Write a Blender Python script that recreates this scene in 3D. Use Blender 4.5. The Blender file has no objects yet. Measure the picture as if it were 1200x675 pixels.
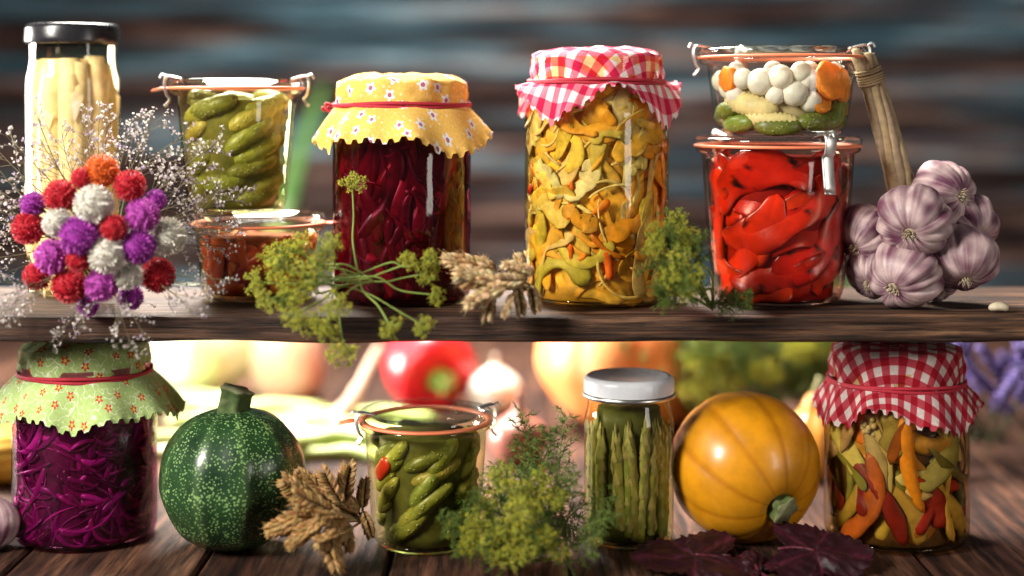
import bpy, math, random
from mathutils import Vector, Matrix, noise
PI = math.pi
sc = bpy.context.scene
COL = sc.collection
S = 0.00055; D = 0.99; H = 0.2794; ZS = 0.152
V = Vector
def P(px, py, y=0.0):
    k = (D + y) / D
    return V(((px - 600) * S * k, y, H - (py - 120) * S * k))
def X(px, y=0.0): return (px - 600) * S * (D + y) / D
def nz(v): return noise.noise(v)
def lerp(a, b, t): return a + (b - a) * t
def lc(a, b, t): return tuple(a[i] + (b[i] - a[i]) * t for i in range(3))
def jc(c, rnd, a=.18):
    k = 1 + rnd.uniform(-a, a)
    return tuple(max(0, min(1, x * k * (1 + rnd.uniform(-a, a) * .4))) for x in c)
def r2(i): return ((.5 + i * .7548777) % 1, (.5 + i * .5698403) % 1)
def cl(x): return max(0.0, min(1.0, x))

# ------------------------------------------------------------------ mesh builder
class MB:
    def __init__(s): s.v = []; s.f = []; s.c = []; s.u = []
    def add(s, vs, fs, col=(.5, .5, .5), uv=None):
        o = len(s.v); s.v += [tuple(p) for p in vs]
        s.f += [tuple(i + o for i in f) for f in fs]
        if isinstance(col, list): s.c += col
        else: s.c += [col] * len(vs)
        s.u += uv if uv else [(0, 0)] * len(vs)
    def tube(s, pts, rad, n=8, nrm=None, flat=1.0, col=(.5, .5, .5), jit=0, jf=300, colf=None, star=0, starn=5):
        m = len(pts); vs = []; cs = []
        if not isinstance(rad, (list, tuple)): rad = [rad] * m
        prev = None
        for i in range(m):
            t = (pts[min(i + 1, m - 1)] - pts[max(i - 1, 0)])
            if t.length < 1e-9: t = V((0, 0, 1))
            t.normalize()
            if nrm: a = nrm[i] - t * nrm[i].dot(t)
            elif prev is None:
                a = V((0, 0, 1)) if abs(t.z) < .9 else V((1, 0, 0)); a = a - t * a.dot(t)
            else: a = prev - t * prev.dot(t)
            if a.length < 1e-6: a = V((1, .1, 0)); a = a - t * a.dot(t)
            a.normalize(); b = t.cross(a); prev = a
            for k in range(n):
                th = 2 * PI * k / n
                r = rad[i]
                if star: r *= 1 + star * math.cos(starn * th)
                q = a * (math.cos(th) * r * flat) + b * (math.sin(th) * r)
                p = pts[i] + q
                if jit: p = pts[i] + q * (1 + jit * nz(p * jf))
                vs.append(p); cs.append(colf(i / (m - 1), k / n, p) if colf else col)
        fs = []
        for i in range(m - 1):
            for k in range(n):
                k2 = (k + 1) % n
                fs.append((i * n + k, i * n + k2, (i + 1) * n + k2, (i + 1) * n + k))
        fs.append(tuple(range(n - 1, -1, -1))); fs.append(tuple(range((m - 1) * n, m * n)))
        s.add(vs, fs, cs)
    def lathe(s, prof, n=48, rf=None, colf=None, col=(.5, .5, .5)):
        vs = []; fs = []; cs = []; m = len(prof)
        for i, (r, z) in enumerate(prof):
            for k in range(n):
                u = 2 * PI * k / n
                rr = rf(u, i / (m - 1), r, z) if rf else r
                vs.append((rr * math.cos(u), rr * math.sin(u), z))
                cs.append(colf(u, i / (m - 1), r, z) if colf else col)
        for i in range(m - 1):
            for k in range(n):
                k2 = (k + 1) % n
                fs.append((i * n + k, i * n + k2, (i + 1) * n + k2, (i + 1) * n + k))
        s.add(vs, fs, cs)
    def ball(s, c, r, n=8, m=6, col=(.5, .5, .5), sq=(1, 1, 1)):
        vs = []; fs = []
        for i in range(m + 1):
            a = PI * i / m
            for k in range(n):
                u = 2 * PI * k / n
                vs.append((c[0] + r * sq[0] * math.sin(a) * math.cos(u), c[1] + r * sq[1] * math.sin(a) * math.sin(u), c[2] - r * sq[2] * math.cos(a)))
        for i in range(m):
            for k in range(n):
                k2 = (k + 1) % n
                fs.append((i * n + k, i * n + k2, (i + 1) * n + k2, (i + 1) * n + k))
        s.add(vs, fs, col)
    def octa(s, c, r, col):
        c = V(c)
        s.add([c + V((r, 0, 0)), c + V((0, r, 0)), c - V((r, 0, 0)), c - V((0, r, 0)), c + V((0, 0, r)), c - V((0, 0, r))],
              [(0, 1, 4), (1, 2, 4), (2, 3, 4), (3, 0, 4), (1, 0, 5), (2, 1, 5), (3, 2, 5), (0, 3, 5)], col)
    def mesh(s, name, mat, smooth=True):
        me = bpy.data.meshes.new(name)
        me.from_pydata(s.v, [], s.f)
        at = me.attributes.new('Col', 'FLOAT_COLOR', 'POINT')
        buf = []
        for c in s.c: buf += [c[0], c[1], c[2], 1.0]
        at.data.foreach_set('color', buf)
        uvl = me.uv_layers.new(name='UVMap')
        lv = [0] * len(me.loops); me.loops.foreach_get('vertex_index', lv)
        ub = []
        for i in lv: ub += [s.u[i][0], s.u[i][1]]
        uvl.data.foreach_set('uv', ub)
        if smooth: me.polygons.foreach_set('use_smooth', [True] * len(me.polygons))
        me.materials.append(mat); me.update()
        return me
    def obj(s, name, mat, parent=None, smooth=True, M=None):
        return place(name, s.mesh(name, mat, smooth), parent, M)
def place(name, me, parent=None, M=None):
    o = bpy.data.objects.new(name, me); COL.objects.link(o)
    o.parent = parent
    if M is not None: o.matrix_basis = M
    return o
def orient(loc, d, roll=0, s=1.0):
    return Matrix.Translation(loc) @ V(d).normalized().to_track_quat('Z', 'Y').to_matrix().to_4x4() @ Matrix.Rotation(roll, 4, 'Z') @ Matrix.Scale(s, 4)
def tag(o, label, cat, group=None):
    o['label'] = label; o['category'] = cat
    if group: o['group'] = group
    return o
def thing(name, label, cat, loc=(0, 0, 0), rot=(0, 0, 0), group=None):
    o = bpy.data.objects.new(name, None); COL.objects.link(o)
    o.location = loc; o.rotation_euler = rot; o.empty_display_size = .01
    return tag(o, label, cat, group)
def smoothp(pts, k=5):
    out = []; n = len(pts)
    for i in range(n - 1):
        p0 = pts[max(i - 1, 0)]; p1 = pts[i]; p2 = pts[i + 1]; p3 = pts[min(i + 2, n - 1)]
        for j in range(k):
            t = j / k
            out.append(tuple(.5 * ((2 * p1[d]) + (-p0[d] + p2[d]) * t + (2 * p0[d] - 5 * p1[d] + 4 * p2[d] - p3[d]) * t * t + (-p0[d] + 3 * p1[d] - 3 * p2[d] + p3[d]) * t ** 3) for d in range(len(p1))))
    out.append(tuple(pts[-1])); return out
def path(pts, k=5): return [V(p) for p in smoothp([tuple(p) for p in pts], k)]

# ------------------------------------------------------------------ materials
def base(name):
    m = bpy.data.materials.new(name); m.use_nodes = True
    nt = m.node_tree; return m, nt, nt.nodes['Principled BSDF']
def mix(nt, f, a, b, bl='MIX'):
    n = nt.nodes.new('ShaderNodeMix'); n.data_type = 'RGBA'; n.blend_type = bl
    for i, x in ((0, f), (6, a), (7, b)):
        if hasattr(x, 'links'): nt.links.new(x, n.inputs[i])
        elif i == 0: n.inputs[0].default_value = x
        else: n.inputs[i].default_value = (x[0], x[1], x[2], 1)
    return n.outputs[2]
def math_(nt, op, a, b=0.0, clamp=False):
    n = nt.nodes.new('ShaderNodeMath'); n.operation = op; n.use_clamp = clamp
    for i, x in ((0, a), (1, b)):
        if hasattr(x, 'links'): nt.links.new(x, n.inputs[i])
        else: n.inputs[i].default_value = x
    return n.outputs[0]
def coords(nt, kind='Object', scale=(1, 1, 1)):
    tc = nt.nodes.new('ShaderNodeTexCoord'); mp = nt.nodes.new('ShaderNodeMapping')
    mp.inputs['Scale'].default_value = scale
    nt.links.new(tc.outputs[kind], mp.inputs[0]); return mp.outputs[0]
def ntex(nt, vec, scale, det=4, rough=.55):
    n = nt.nodes.new('ShaderNodeTexNoise'); n.inputs['Scale'].default_value = scale
    n.inputs['Detail'].default_value = det; n.inputs['Roughness'].default_value = rough
    nt.links.new(vec, n.inputs['Vector']); return n.outputs[0]
def ramp(nt, f, stops):
    n = nt.nodes.new('ShaderNodeValToRGB'); e = n.color_ramp.elements
    while len(e) < len(stops): e.new(.5)
    for i, (p, c) in enumerate(stops):
        e[i].position = p; e[i].color = (c[0], c[1], c[2], 1) if hasattr(c, '__len__') else (c, c, c, 1)
    nt.links.new(f, n.inputs[0]); return n.outputs[0]
def bump(nt, b, h, st, dist=.001):
    n = nt.nodes.new('ShaderNodeBump'); n.inputs['Strength'].default_value = st; n.inputs['Distance'].default_value = dist
    nt.links.new(h, n.inputs['Height']); nt.links.new(n.outputs[0], b.inputs['Normal'])
def vmat(name, rough=.4, var=.35, ns=120, bs=0, bst=.3, coat=0, transl=0, spec=.5, fixed=None, warts=0):
    m, nt, b = base(name)
    co = coords(nt)
    if fixed is None:
        at = nt.nodes.new('ShaderNodeAttribute'); at.attribute_name = 'Col'; c = at.outputs['Color']
    else:
        rg = nt.nodes.new('ShaderNodeRGB'); rg.outputs[0].default_value = (*fixed, 1); c = rg.outputs[0]
    k = ramp(nt, ntex(nt, co, ns, 4), [(.25, 1 - var), (.75, 1 + var * .4)])
    c = mix(nt, 1.0, c, k, 'MULTIPLY')
    if warts:
        vo = nt.nodes.new('ShaderNodeTexVoronoi'); vo.inputs['Scale'].default_value = warts; nt.links.new(co, vo.inputs['Vector'])
        w = ramp(nt, vo.outputs['Distance'], [(.05, 1), (.34, 0)])
        c = mix(nt, math_(nt, 'MULTIPLY', w, .45), c, (.5, .48, .18)); bump(nt, b, w, .8, .0009)
    nt.links.new(c, b.inputs['Base Color'])
    b.inputs['Roughness'].default_value = rough; b.inputs['Coat Weight'].default_value = coat
    b.inputs['Specular IOR Level'].default_value = spec
    if bs: bump(nt, b, ntex(nt, co, bs, 3), bst)
    if transl:
        tr = nt.nodes.new('ShaderNodeBsdfTranslucent'); nt.links.new(c, tr.inputs[0])
        mx = nt.nodes.new('ShaderNodeMixShader'); mx.inputs[0].default_value = transl
        nt.links.new(b.outputs[0], mx.inputs[1]); nt.links.new(tr.outputs[0], mx.inputs[2])
        nt.links.new(mx.outputs[0], nt.nodes['Material Output'].inputs[0])
    return m
def glassmat(name, tint=(1, 1, 1), edge=(.5, .56, .54), refl=.035):
    m = bpy.data.materials.new(name); m.use_nodes = True; nt = m.node_tree
    nt.nodes.remove(nt.nodes['Principled BSDF'])
    lw = nt.nodes.new('ShaderNodeLayerWeight'); lw.inputs[0].default_value = .5
    f = lw.outputs['Facing']
    fr = math_(nt, 'ADD', math_(nt, 'MULTIPLY', math_(nt, 'POWER', f, 4.0), .6), refl, True)
    tr = nt.nodes.new('ShaderNodeBsdfTransparent')
    nt.links.new(mix(nt, math_(nt, 'POWER', f, 4.0), tint, edge), tr.inputs[0])
    gl = nt.nodes.new('ShaderNodeBsdfGlossy'); gl.inputs['Roughness'].default_value = .03
    co = coords(nt); bp = nt.nodes.new('ShaderNodeBump'); bp.inputs['Strength'].default_value = .1; bp.inputs['Distance'].default_value = .004
    nt.links.new(ntex(nt, co, 35, 2), bp.inputs['Height']); nt.links.new(bp.outputs[0], gl.inputs['Normal'])
    mx = nt.nodes.new('ShaderNodeMixShader')
    nt.links.new(fr, mx.inputs[0]); nt.links.new(tr.outputs[0], mx.inputs[1]); nt.links.new(gl.outputs[0], mx.inputs[2])
    nt.links.new(mx.outputs[0], nt.nodes['Material Output'].inputs[0]); return m
def metal(name, c, rough, met=1.0):
    m, nt, b = base(name); b.inputs['Base Color'].default_value = (*c, 1)
    b.inputs['Metallic'].default_value = met
    nt.links.new(ramp(nt, ntex(nt, coords(nt), 90, 4), [(.3, rough * .8), (.7, rough * 1.4)]), b.inputs['Roughness']); return m
def uvxy(nt):
    uv = nt.nodes.new('ShaderNodeUVMap'); uv.uv_map = 'UVMap'
    return uv.outputs[0]
def cloth_finish(nt, b, c, uv, m):
    wv = nt.nodes.new('ShaderNodeTexWave'); wv.inputs['Scale'].default_value = 700; wv.inputs['Distortion'].default_value = 3
    nt.links.new(uv, wv.inputs['Vector'])
    k = ramp(nt, ntex(nt, uv, 500, 4), [(.3, .8), (.7, 1.05)])
    c = mix(nt, 1.0, c, k, 'MULTIPLY')
    nt.links.new(c, b.inputs['Base Color']); b.inputs['Roughness'].default_value = .85
    b.inputs['Specular IOR Level'].default_value = .15; b.inputs['Sheen Weight'].default_value = .05
    bump(nt, b, wv.outputs[1], .25, .0004)
    tr = nt.nodes.new('ShaderNodeBsdfTranslucent'); nt.links.new(c, tr.inputs[0])
    mx = nt.nodes.new('ShaderNodeMixShader'); mx.inputs[0].default_value = .2
    nt.links.new(b.outputs[0], mx.inputs[1]); nt.links.new(tr.outputs[0], mx.inputs[2])
    nt.links.new(mx.outputs[0], nt.nodes['Material Output'].inputs[0])
def gingham(name, s, full, mid, white):
    m, nt, b = base(name); uv = uvxy(nt)
    sx = nt.nodes.new('ShaderNodeSeparateXYZ'); nt.links.new(uv, sx.inputs[0])
    def st(o):
        t = math_(nt, 'PINGPONG', math_(nt, 'MULTIPLY', o, 1 / s), 1.0)
        return math_(nt, 'MULTIPLY', math_(nt, 'SUBTRACT', t, .46), 12.0, True)
    a = st(sx.outputs[0]); bb = st(sx.outputs[1])
    c = mix(nt, bb, mix(nt, a, white, mid), mix(nt, a, mid, full))
    cloth_finish(nt, b, c, uv, m); return m
def floral(name, bg, petal, centre, small, sc1, line=None, size=.22):
    m, nt, b = base(name); uv = uvxy(nt)
    vo = nt.nodes.new('ShaderNodeTexVoronoi'); vo.voronoi_dimensions = '2D'; vo.inputs['Scale'].default_value = sc1; vo.inputs['Randomness'].default_value = .55
    nt.links.new(uv, vo.inputs['Vector'])
    ms = nt.nodes.new('ShaderNodeVectorMath'); ms.operation = 'SUBTRACT'
    nt.links.new(uv, ms.inputs[0]); nt.links.new(vo.outputs['Position'], ms.inputs[1])
    sx = nt.nodes.new('ShaderNodeSeparateXYZ'); nt.links.new(ms.outputs[0], sx.inputs[0])
    ang = math_(nt, 'ARCTAN2', sx.outputs[1], sx.outputs[0])
    pet = math_(nt, 'MULTIPLY', math_(nt, 'COSINE', math_(nt, 'MULTIPLY', ang, 5.0)), .055)
    d = math_(nt, 'SUBTRACT', vo.outputs['Distance'], pet)
    isp = math_(nt, 'LESS_THAN', d, size); isc = math_(nt, 'LESS_THAN', vo.outputs['Distance'], size * .45)
    v2 = nt.nodes.new('ShaderNodeTexVoronoi'); v2.voronoi_dimensions = '2D'; v2.inputs['Scale'].default_value = sc1 * 2.0
    nt.links.new(uv, v2.inputs['Vector'])
    isd = math_(nt, 'LESS_THAN', v2.outputs['Distance'], .11)
    c = mix(nt, isd, bg, small)
    if line:
        n3 = ntex(nt, uv, sc1 * 1.6, 1)
        ln = math_(nt, 'LESS_THAN', math_(nt, 'ABSOLUTE', math_(nt, 'SUBTRACT', n3, .5)), .012)
        c = mix(nt, ln, c, line)
    c = mix(nt, isp, c, petal); c = mix(nt, isc, c, centre)
    cloth_finish(nt, b, c, uv, m); return m
def wood(name, sx, dark, mid, light, gr=1.0, planks=None, bs=.6, spec=.35):
    m, nt, b = base(name)
    co = coords(nt, 'Object', sx)
    n1 = ntex(nt, co, 1.0 * gr, 8, .62); n2 = ntex(nt, co, 3.6 * gr, 6, .65)
    c = ramp(nt, n1, [(.3, dark), (.5, mid), (.7, light)])
    k = ramp(nt, n2, [(.38, .12), (.6, 1.3)])
    c = mix(nt, .92, c, k, 'MULTIPLY')
    if planks:
        at = nt.nodes.new('ShaderNodeAttribute'); at.attribute_name = 'Col'
        c = mix(nt, 1.0, c, at.outputs['Color'], 'MULTIPLY')
    nt.links.new(c, b.inputs['Base Color'])
    nt.links.new(ramp(nt, n2, [(.3, .8), (.7, .45)]), b.inputs['Roughness']); b.inputs['Specular IOR Level'].default_value = spec
    bump(nt, b, n2, bs, .003); return m

GLASS = glassmat('clear_glass'); GLASSG = glassmat('greenish_glass', (.98, 1, .97), (.46, .55, .44))
GLID = glassmat('lid_glass', (.94, .97, .96), (.5, .56, .54), .045)
GL_BEET = glassmat('beet_liquid_glass', (.66, .24, .32), (.14, .025, .05))
GL_CAB = glassmat('cabbage_liquid_glass', (.74, .36, .58), (.18, .035, .11))
GL_SAL = glassmat('salad_liquid_glass', (1, .91, .62), (.7, .5, .24))
GL_GHE = glassmat('gherkin_liquid_glass', (.96, .95, .72), (.36, .38, .2))
GL_RED = glassmat('pepper_liquid_glass', (.96, .74, .64), (.4, .14, .1))
GL_MIX = glassmat('amber_liquid_glass', (.95, .84, .62), (.36, .3, .18))
RUBBER = vmat('orange_rubber', .45, .15, 100, fixed=(.82, .22, .10))
STEEL = metal('spring_steel', (.66, .65, .62), .36)
BLACK = metal('black_lid', (.012, .012, .014), .22, 0)
WHITE = metal('white_lid', (.62, .63, .66), .3, 0)
TIN = metal('tin_rim', (.6, .59, .56), .3)
VEG = vmat('pickled_vegetable', .45, .3, 160, 260, .3, transl=.3, spec=.25)
SOFT = vmat('shredded_vegetable', .45, .45, 170, 190, .35, transl=.4, spec=.25)
WET = vmat('wet_shreds', .3, .35, 200, transl=.25, spec=.4)
GHER = vmat('gherkin_skin', .38, .4, 220, transl=.06, spec=.35, warts=360)
PEP = vmat('roast_pepper', .3, .45, 60, 90, .35, transl=.1, spec=.45)
DRY = vmat('dry_plant', .8, .35, 250, transl=.1, spec=.2)
LEAF = vmat('fine_foliage', .6, .25, 150, transl=.25, spec=.2)
PETAL = vmat('petal', .65, .2, 300, transl=.15, spec=.2)
GARL = vmat('garlic_skin', .45, .4, 120, 160, .4, transl=.08, spec=.35)
REDLEAF = vmat('dark_red_leaf', .5, .4, 120, 200, .6, transl=.06, spec=.25)
WAXY = vmat('waxy_skin', .34, .4, 45, coat=.12)
ROUGHV = vmat('matte_vegetable', .5, .25, 40)
STRING = vmat('red_cord', .7, .35, 900, 1500, .6, fixed=(.42, .01, .03))
TWINE = vmat('twine', .8, .35, 900, 1500, .6, fixed=(.3, .2, .1))
CL_Y = floral('yellow_floral_cloth', (.88, .53, .12), (.82, .81, .84), (.45, .12, .2), (.90, .70, .34), 58, size=.2)
CL_P = gingham('pink_gingham_cloth', .0063, (.62, .015, .075), (.78, .19, .26), (.86, .82, .8))
CL_R = gingham('red_gingham_cloth', .0058, (.30, .004, .014), (.42, .05, .07), (.60, .5, .46))
CL_G = floral('green_floral_cloth', (.42, .56, .20), (.55, .06, .04), (.8, .5, .1), (.58, .70, .34), 62, (.72, .8, .55), size=.15)
SHELFW = wood('weathered_shelf_wood', (5, 90, 110), (.012, .005, .003), (.055, .023, .012), (.23, .115, .06), 1.0, bs=1.0)
TABLEW = wood('dark_table_wood', (60, 5, 60), (.012, .005, .004), (.05, .021, .013), (.15, .07, .04), .8, True, spec=.18)

# ------------------------------------------------------------------ setting
def build_wall():
    mb = MB(); rnd = random.Random(3); z = 0.0
    while z < 1.0:
        h = rnd.uniform(.07, .1); z2 = z + h - .005
        y0 = .9 + rnd.uniform(0, .006)
        nx = 60; vs = []; fs = []
        sec = [(y0 + .03, z), (y0 + .003, z), (y0, z + .003), (y0, z2 - .003), (y0 + .003, z2), (y0 + .03, z2)]
        for i in range(nx + 1):
            x = -1.4 + 2.8 * i / nx
            for (yy, zz) in sec: vs.append((x, yy, zz + .002 * nz(V((x * 4, z * 9, 0)))))
        for i in range(nx):
            for k in range(6):
                k2 = (k + 1) % 6; fs.append((i * 6 + k, i * 6 + k2, (i + 1) * 6 + k2, (i + 1) * 6 + k))
        mb.add(vs, fs, (rnd.random(),) * 3); z += h
    m, nt, b = base('peeling_painted_planks')
    at = nt.nodes.new('ShaderNodeAttribute'); at.attribute_name = 'Col'
    co = coords(nt, 'Object', (1.8, 10, 26))
    n1 = ntex(nt, co, 1.0, 5, .58); n2 = ntex(nt, co, 2.4, 5, .58)
    br = ramp(nt, n2, [(.38, (.005, .003, .003)), (.53, (.034, .018, .015)), (.70, (.19, .125, .105))])
    bl = ramp(nt, n2, [(.38, (.008, .018, .025)), (.53, (.03, .066, .088)), (.70, (.16, .24, .28))])
    sel = math_(nt, 'ADD', n1, math_(nt, 'MULTIPLY', math_(nt, 'SUBTRACT', at.outputs['Fac'], .5), .12))
    c = mix(nt, ramp(nt, sel, [(.48, 0), (.58, 1)]), br, bl)
    nt.links.new(c, b.inputs['Base Color']); b.inputs['Roughness'].default_value = .85; b.inputs['Specular IOR Level'].default_value = .1
    bump(nt, b, n2, .5, .003)
    o = mb.obj('wall', m, smooth=False); o['kind'] = 'structure'
build_wall()
def build_table():
    mb = MB(); rnd = random.Random(8); x = -1.3
    while x < 1.3:
        w = rnd.uniform(.10, .135); x2 = x + w - .0022
        sec = [(x, -.03), (x, -.002), (x + .002, 0), (x2 - .002, 0), (x2, -.002), (x2, -.03)]
        vs = []; fs = []; ny = 40
        for i in range(ny + 1):
            y = -.45 + 1.34 * i / ny
            for (xx, zz) in sec: vs.append((xx, y, zz - (.0006 * abs(nz(V((xx * 20, y * 6, 0)))) if zz > -.01 else 0)))
        for i in range(ny):
            for k in range(6):
                k2 = (k + 1) % 6; fs.append((i * 6 + k, (i + 1) * 6 + k, (i + 1) * 6 + k2, i * 6 + k2))
        fs.append(tuple(range(6))); fs.append(tuple(ny * 6 + 5 - k for k in range(6)))
        t = rnd.uniform(.7, 1.25); mb.add(vs, fs, (t, t, t)); x += w
    o = mb.obj('ground', TABLEW, smooth=False); o['kind'] = 'structure'
build_table()
def build_shelf():
    r = thing('wooden_shelf', 'dark weathered plank shelf carrying the upper row of jars', 'shelf', (0, 0, .135))
    mb = MB(); nx = 420; vs = []; fs = []; sec = []
    T = .0168
    for i in range(12): sec.append((-.065 + .138 * i / 11, T))
    for i in range(1, 5): sec.append((.073, T - T * i / 5))
    for i in range(12): sec.append((.073 - .138 * i / 11, 0))
    for i in range(1, 9): sec.append((-.065, T * i / 9))
    m = len(sec)
    for i in range(nx + 1):
        x = -.5 + i / nx
        for (y, z) in sec:
            yy, zz = y, z
            if y < -.06:
                g = nz(V((x * 5, z * 420, 3))) * .0024 + nz(V((x * 22, z * 900, 7))) * .001 + nz(V((x * 9, 0, 1))) * .0012
                yy += g + (.0016 if z in (0, T) else 0)
                zz -= (.0016 if z == T else 0) * (1 + nz(V((x * 30, 2, 2)))) - (.0016 if z == 0 else 0) * nz(V((x * 14, 5, 2)))
            elif z == T: zz += nz(V((x * 4, y * 160, 9))) * .0005 - .0003
            vs.append((x, yy, zz))
    for i in range(nx):
        for k in range(m):
            k2 = (k + 1) % m; fs.append((i * m + k, i * m + k2, (i + 1) * m + k2, (i + 1) * m + k))
    fs.append(tuple(range(m))); fs.append(tuple(nx * m + m - 1 - k for k in range(m)))
    mb.add(vs, fs); mb.obj('board', SHELFW, r)
    for sx in (-.47, .47):
        b = MB(); w = .014
        b.add([(sx - w, -.05, -.135), (sx + w, -.05, -.135), (sx + w, .05, -.135), (sx - w, .05, -.135), (sx - w, -.05, .0005), (sx + w, -.05, .0005), (sx + w, .05, .0005), (sx - w, .05, .0005)],
              [(3, 2, 1, 0), (4, 5, 6, 7), (0, 1, 5, 4), (1, 2, 6, 5), (2, 3, 7, 6), (3, 0, 4, 7)])
        b.obj('side_support', SHELFW, r, smooth=False)
build_shelf()

# ------------------------------------------------------------------ jar helpers
def hug(Rf, inset, u0, z0, phi, L, n, curve=0.0, zr=(0.003, 1)):
    st = L / (n - 1); q = []; x = y = 0
    for i in range(n):
        q.append((x, y)); a = phi + curve * (i / (n - 1) - .5)
        x += math.cos(a) * st; y += math.sin(a) * st
    cx = sum(p[0] for p in q) / n; cy = sum(p[1] for p in q) / n
    lo = min(p[1] for p in q) - cy; hi = max(p[1] for p in q) - cy
    if hi - lo < zr[1] - zr[0]: z0 = max(zr[0] - lo, min(zr[1] - hi, z0))
    dr = Rf(z0) - inset; pts = []; nr = []
    for (x, y) in q:
        zz = max(zr[0], min(zr[1], z0 + y - cy)); t = (u0 + x - cx) / max(dr, .004)
        d = Rf(zz) - inset; a = -PI / 2 + t
        nr.append(V((math.cos(a), math.sin(a), 0))); pts.append(V((d * math.cos(a), d * math.sin(a), zz)))
    return pts, nr
def capsule(n, r, p=2.6): return [max(.0006, r * (max(0, 1 - abs(2 * i / (n - 1) - 1) ** p)) ** .5) for i in range(n)]
def strip_r(n, r): return [r * (.45 if i in (0, n - 1) else .9 if i in (1, n - 2) else 1) for i in range(n)]
def core(root, Rf, z0, z1, k, mat, name='brine'):
    mb = MB(); n = 10
    pr = [(0, z0)] + [(Rf(lerp(z0, z1, i / n)) * k, lerp(z0, z1, i / n)) for i in range(n + 1)] + [(0, z1)]
    mb.lathe(pr, 40); return mb.obj(name, mat, root)
def brine(name, c, var=.5, ns=70): return vmat(name, .5, var, ns, fixed=c, spec=.1)
def jar_glass(root, R, hs, ht, rn, mat=GLASS, facets=0):
    pr = smoothp([(R * .2, .0012), (R * .8, .001), (R * .95, .0022), (R, .008)], 4) + smoothp([(R, hs), (R * .985, hs + .005), (lerp(R, rn, .75), hs + .011), (rn, hs + .015)], 4) + [(rn, ht)]
    mb = MB(); mb.lathe([(0, .0018)] + pr, 72, (lambda u, v, r, z: r * (1 + .02 * abs(math.cos(facets * u / 2)) - .01)) if facets else None)
    g = mb.obj('glass_body', mat, root)
    mb = MB(); mb.lathe([(R * .80, .004), (R * .93, .005), (R * .955, .0035), (R * .9, .0022), (R * .7, .0024)], 64)
    mb.obj('glass_base', GLASS, root)
    return g
def cap(root, mat, R, zt, zs, drop, flare, th0, seed, pleats=(9, 14), sq=.3, amp=.0045):
    rnd = random.Random(seed); p1, p2, p3 = (rnd.uniform(0, 6.28) for _ in range(3))
    nth = 288; fl = 0; mb = MB(); vs = []; uv = []
    def ring(t_kind, t):
        out = []
        for k in range(nth):
            u = 2 * PI * k / nth
            w = math.cos(pleats[0] * u + p1 + 1.2 * math.sin(2 * u + p3)) * .6 + math.cos(pleats[1] * u + p2 + math.sin(3 * u)) * .4
            if t_kind == 0:
                r = R * .96 * t; z = zt - .0045 * t ** 5 + .0028 * nz(V((r * math.cos(u) * 90, r * math.sin(u) * 90, seed))) * (1 - t * .3)
            elif t_kind == 1:
                r = R * (.96 + .05 * math.sin(t * PI * .6)) - R * .035 * t + w * .0018 * t + .0018 * nz(V((math.cos(u) * 4, math.sin(u) * 4, t * 3 + seed)))
                z = lerp(zt - .0045, zs, t)
            else:
                sqv = math.cos(4 * (u - th0)); dr = drop * (1 + sq * sqv + .1 * math.sin(3 * u + p2))
                if t == 1: dr += .0018 if k % 6 < 3 else -.0010
                f = flare * (1 + .45 * math.sin(2 * u + p1) * .5 + .1 * sqv)
                r = R * .975 + f * t ** .75 + amp * w * t ** .9
                z = zs - dr * t * (1 - .14 * w)
            out.append(V((r * math.cos(u), r * math.sin(u), z)))
        return out
    seq = [(0, i / 9) for i in range(1, 10)] + [(1, i / 6) for i in range(1, 7)] + [(2, i / 10) for i in range(1, 11)]
    vs.append(V((0, 0, zt))); uv.append((0.0013, .0021)); prev = None
    for (tk, t) in seq:
        rg = ring(tk, t)
        fl += (R * .96 / 9) if tk == 0 else (sum((rg[i] - prev[i]).length for i in range(0, nth, 12)) / (nth / 12))
        for k in range(nth):
            u = 2 * PI * k / nth + th0 * .7; uv.append((fl * math.cos(u) + .0013, fl * math.sin(u) + .0021))
        vs += rg; prev = rg
    fs = [(0, 1 + k, 1 + (k + 1) % nth) for k in range(nth)]
    for j in range(len(seq) - 1):
        a = 1 + j * nth
        for k in range(nth):
            k2 = (k + 1) % nth; fs.append((a + k, a + nth + k, a + nth + k2, a + k2))
    mb.add(vs, fs, uv=uv); o = mb.obj('cloth_cover', mat, root)
    mb = MB(); n = 72
    for q, dz in ((0, .0008), (1, -.0009)):
        pts = [V(((R * .975 + .0016) * math.cos(2 * PI * i / n), (R * .975 + .0016) * math.sin(2 * PI * i / n), zs + dz + .0006 * math.sin(3 * 2 * PI * i / n + q * 2))) for i in range(n + 1)]
        mb.tube(pts, .0012, 6)
    return o, mb
def jar_string(root, mb, tail=None):
    if tail:
        for t in tail: mb.tube(path(t, 5), .001, 6)
    mb.obj('string', STRING, root)
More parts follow.
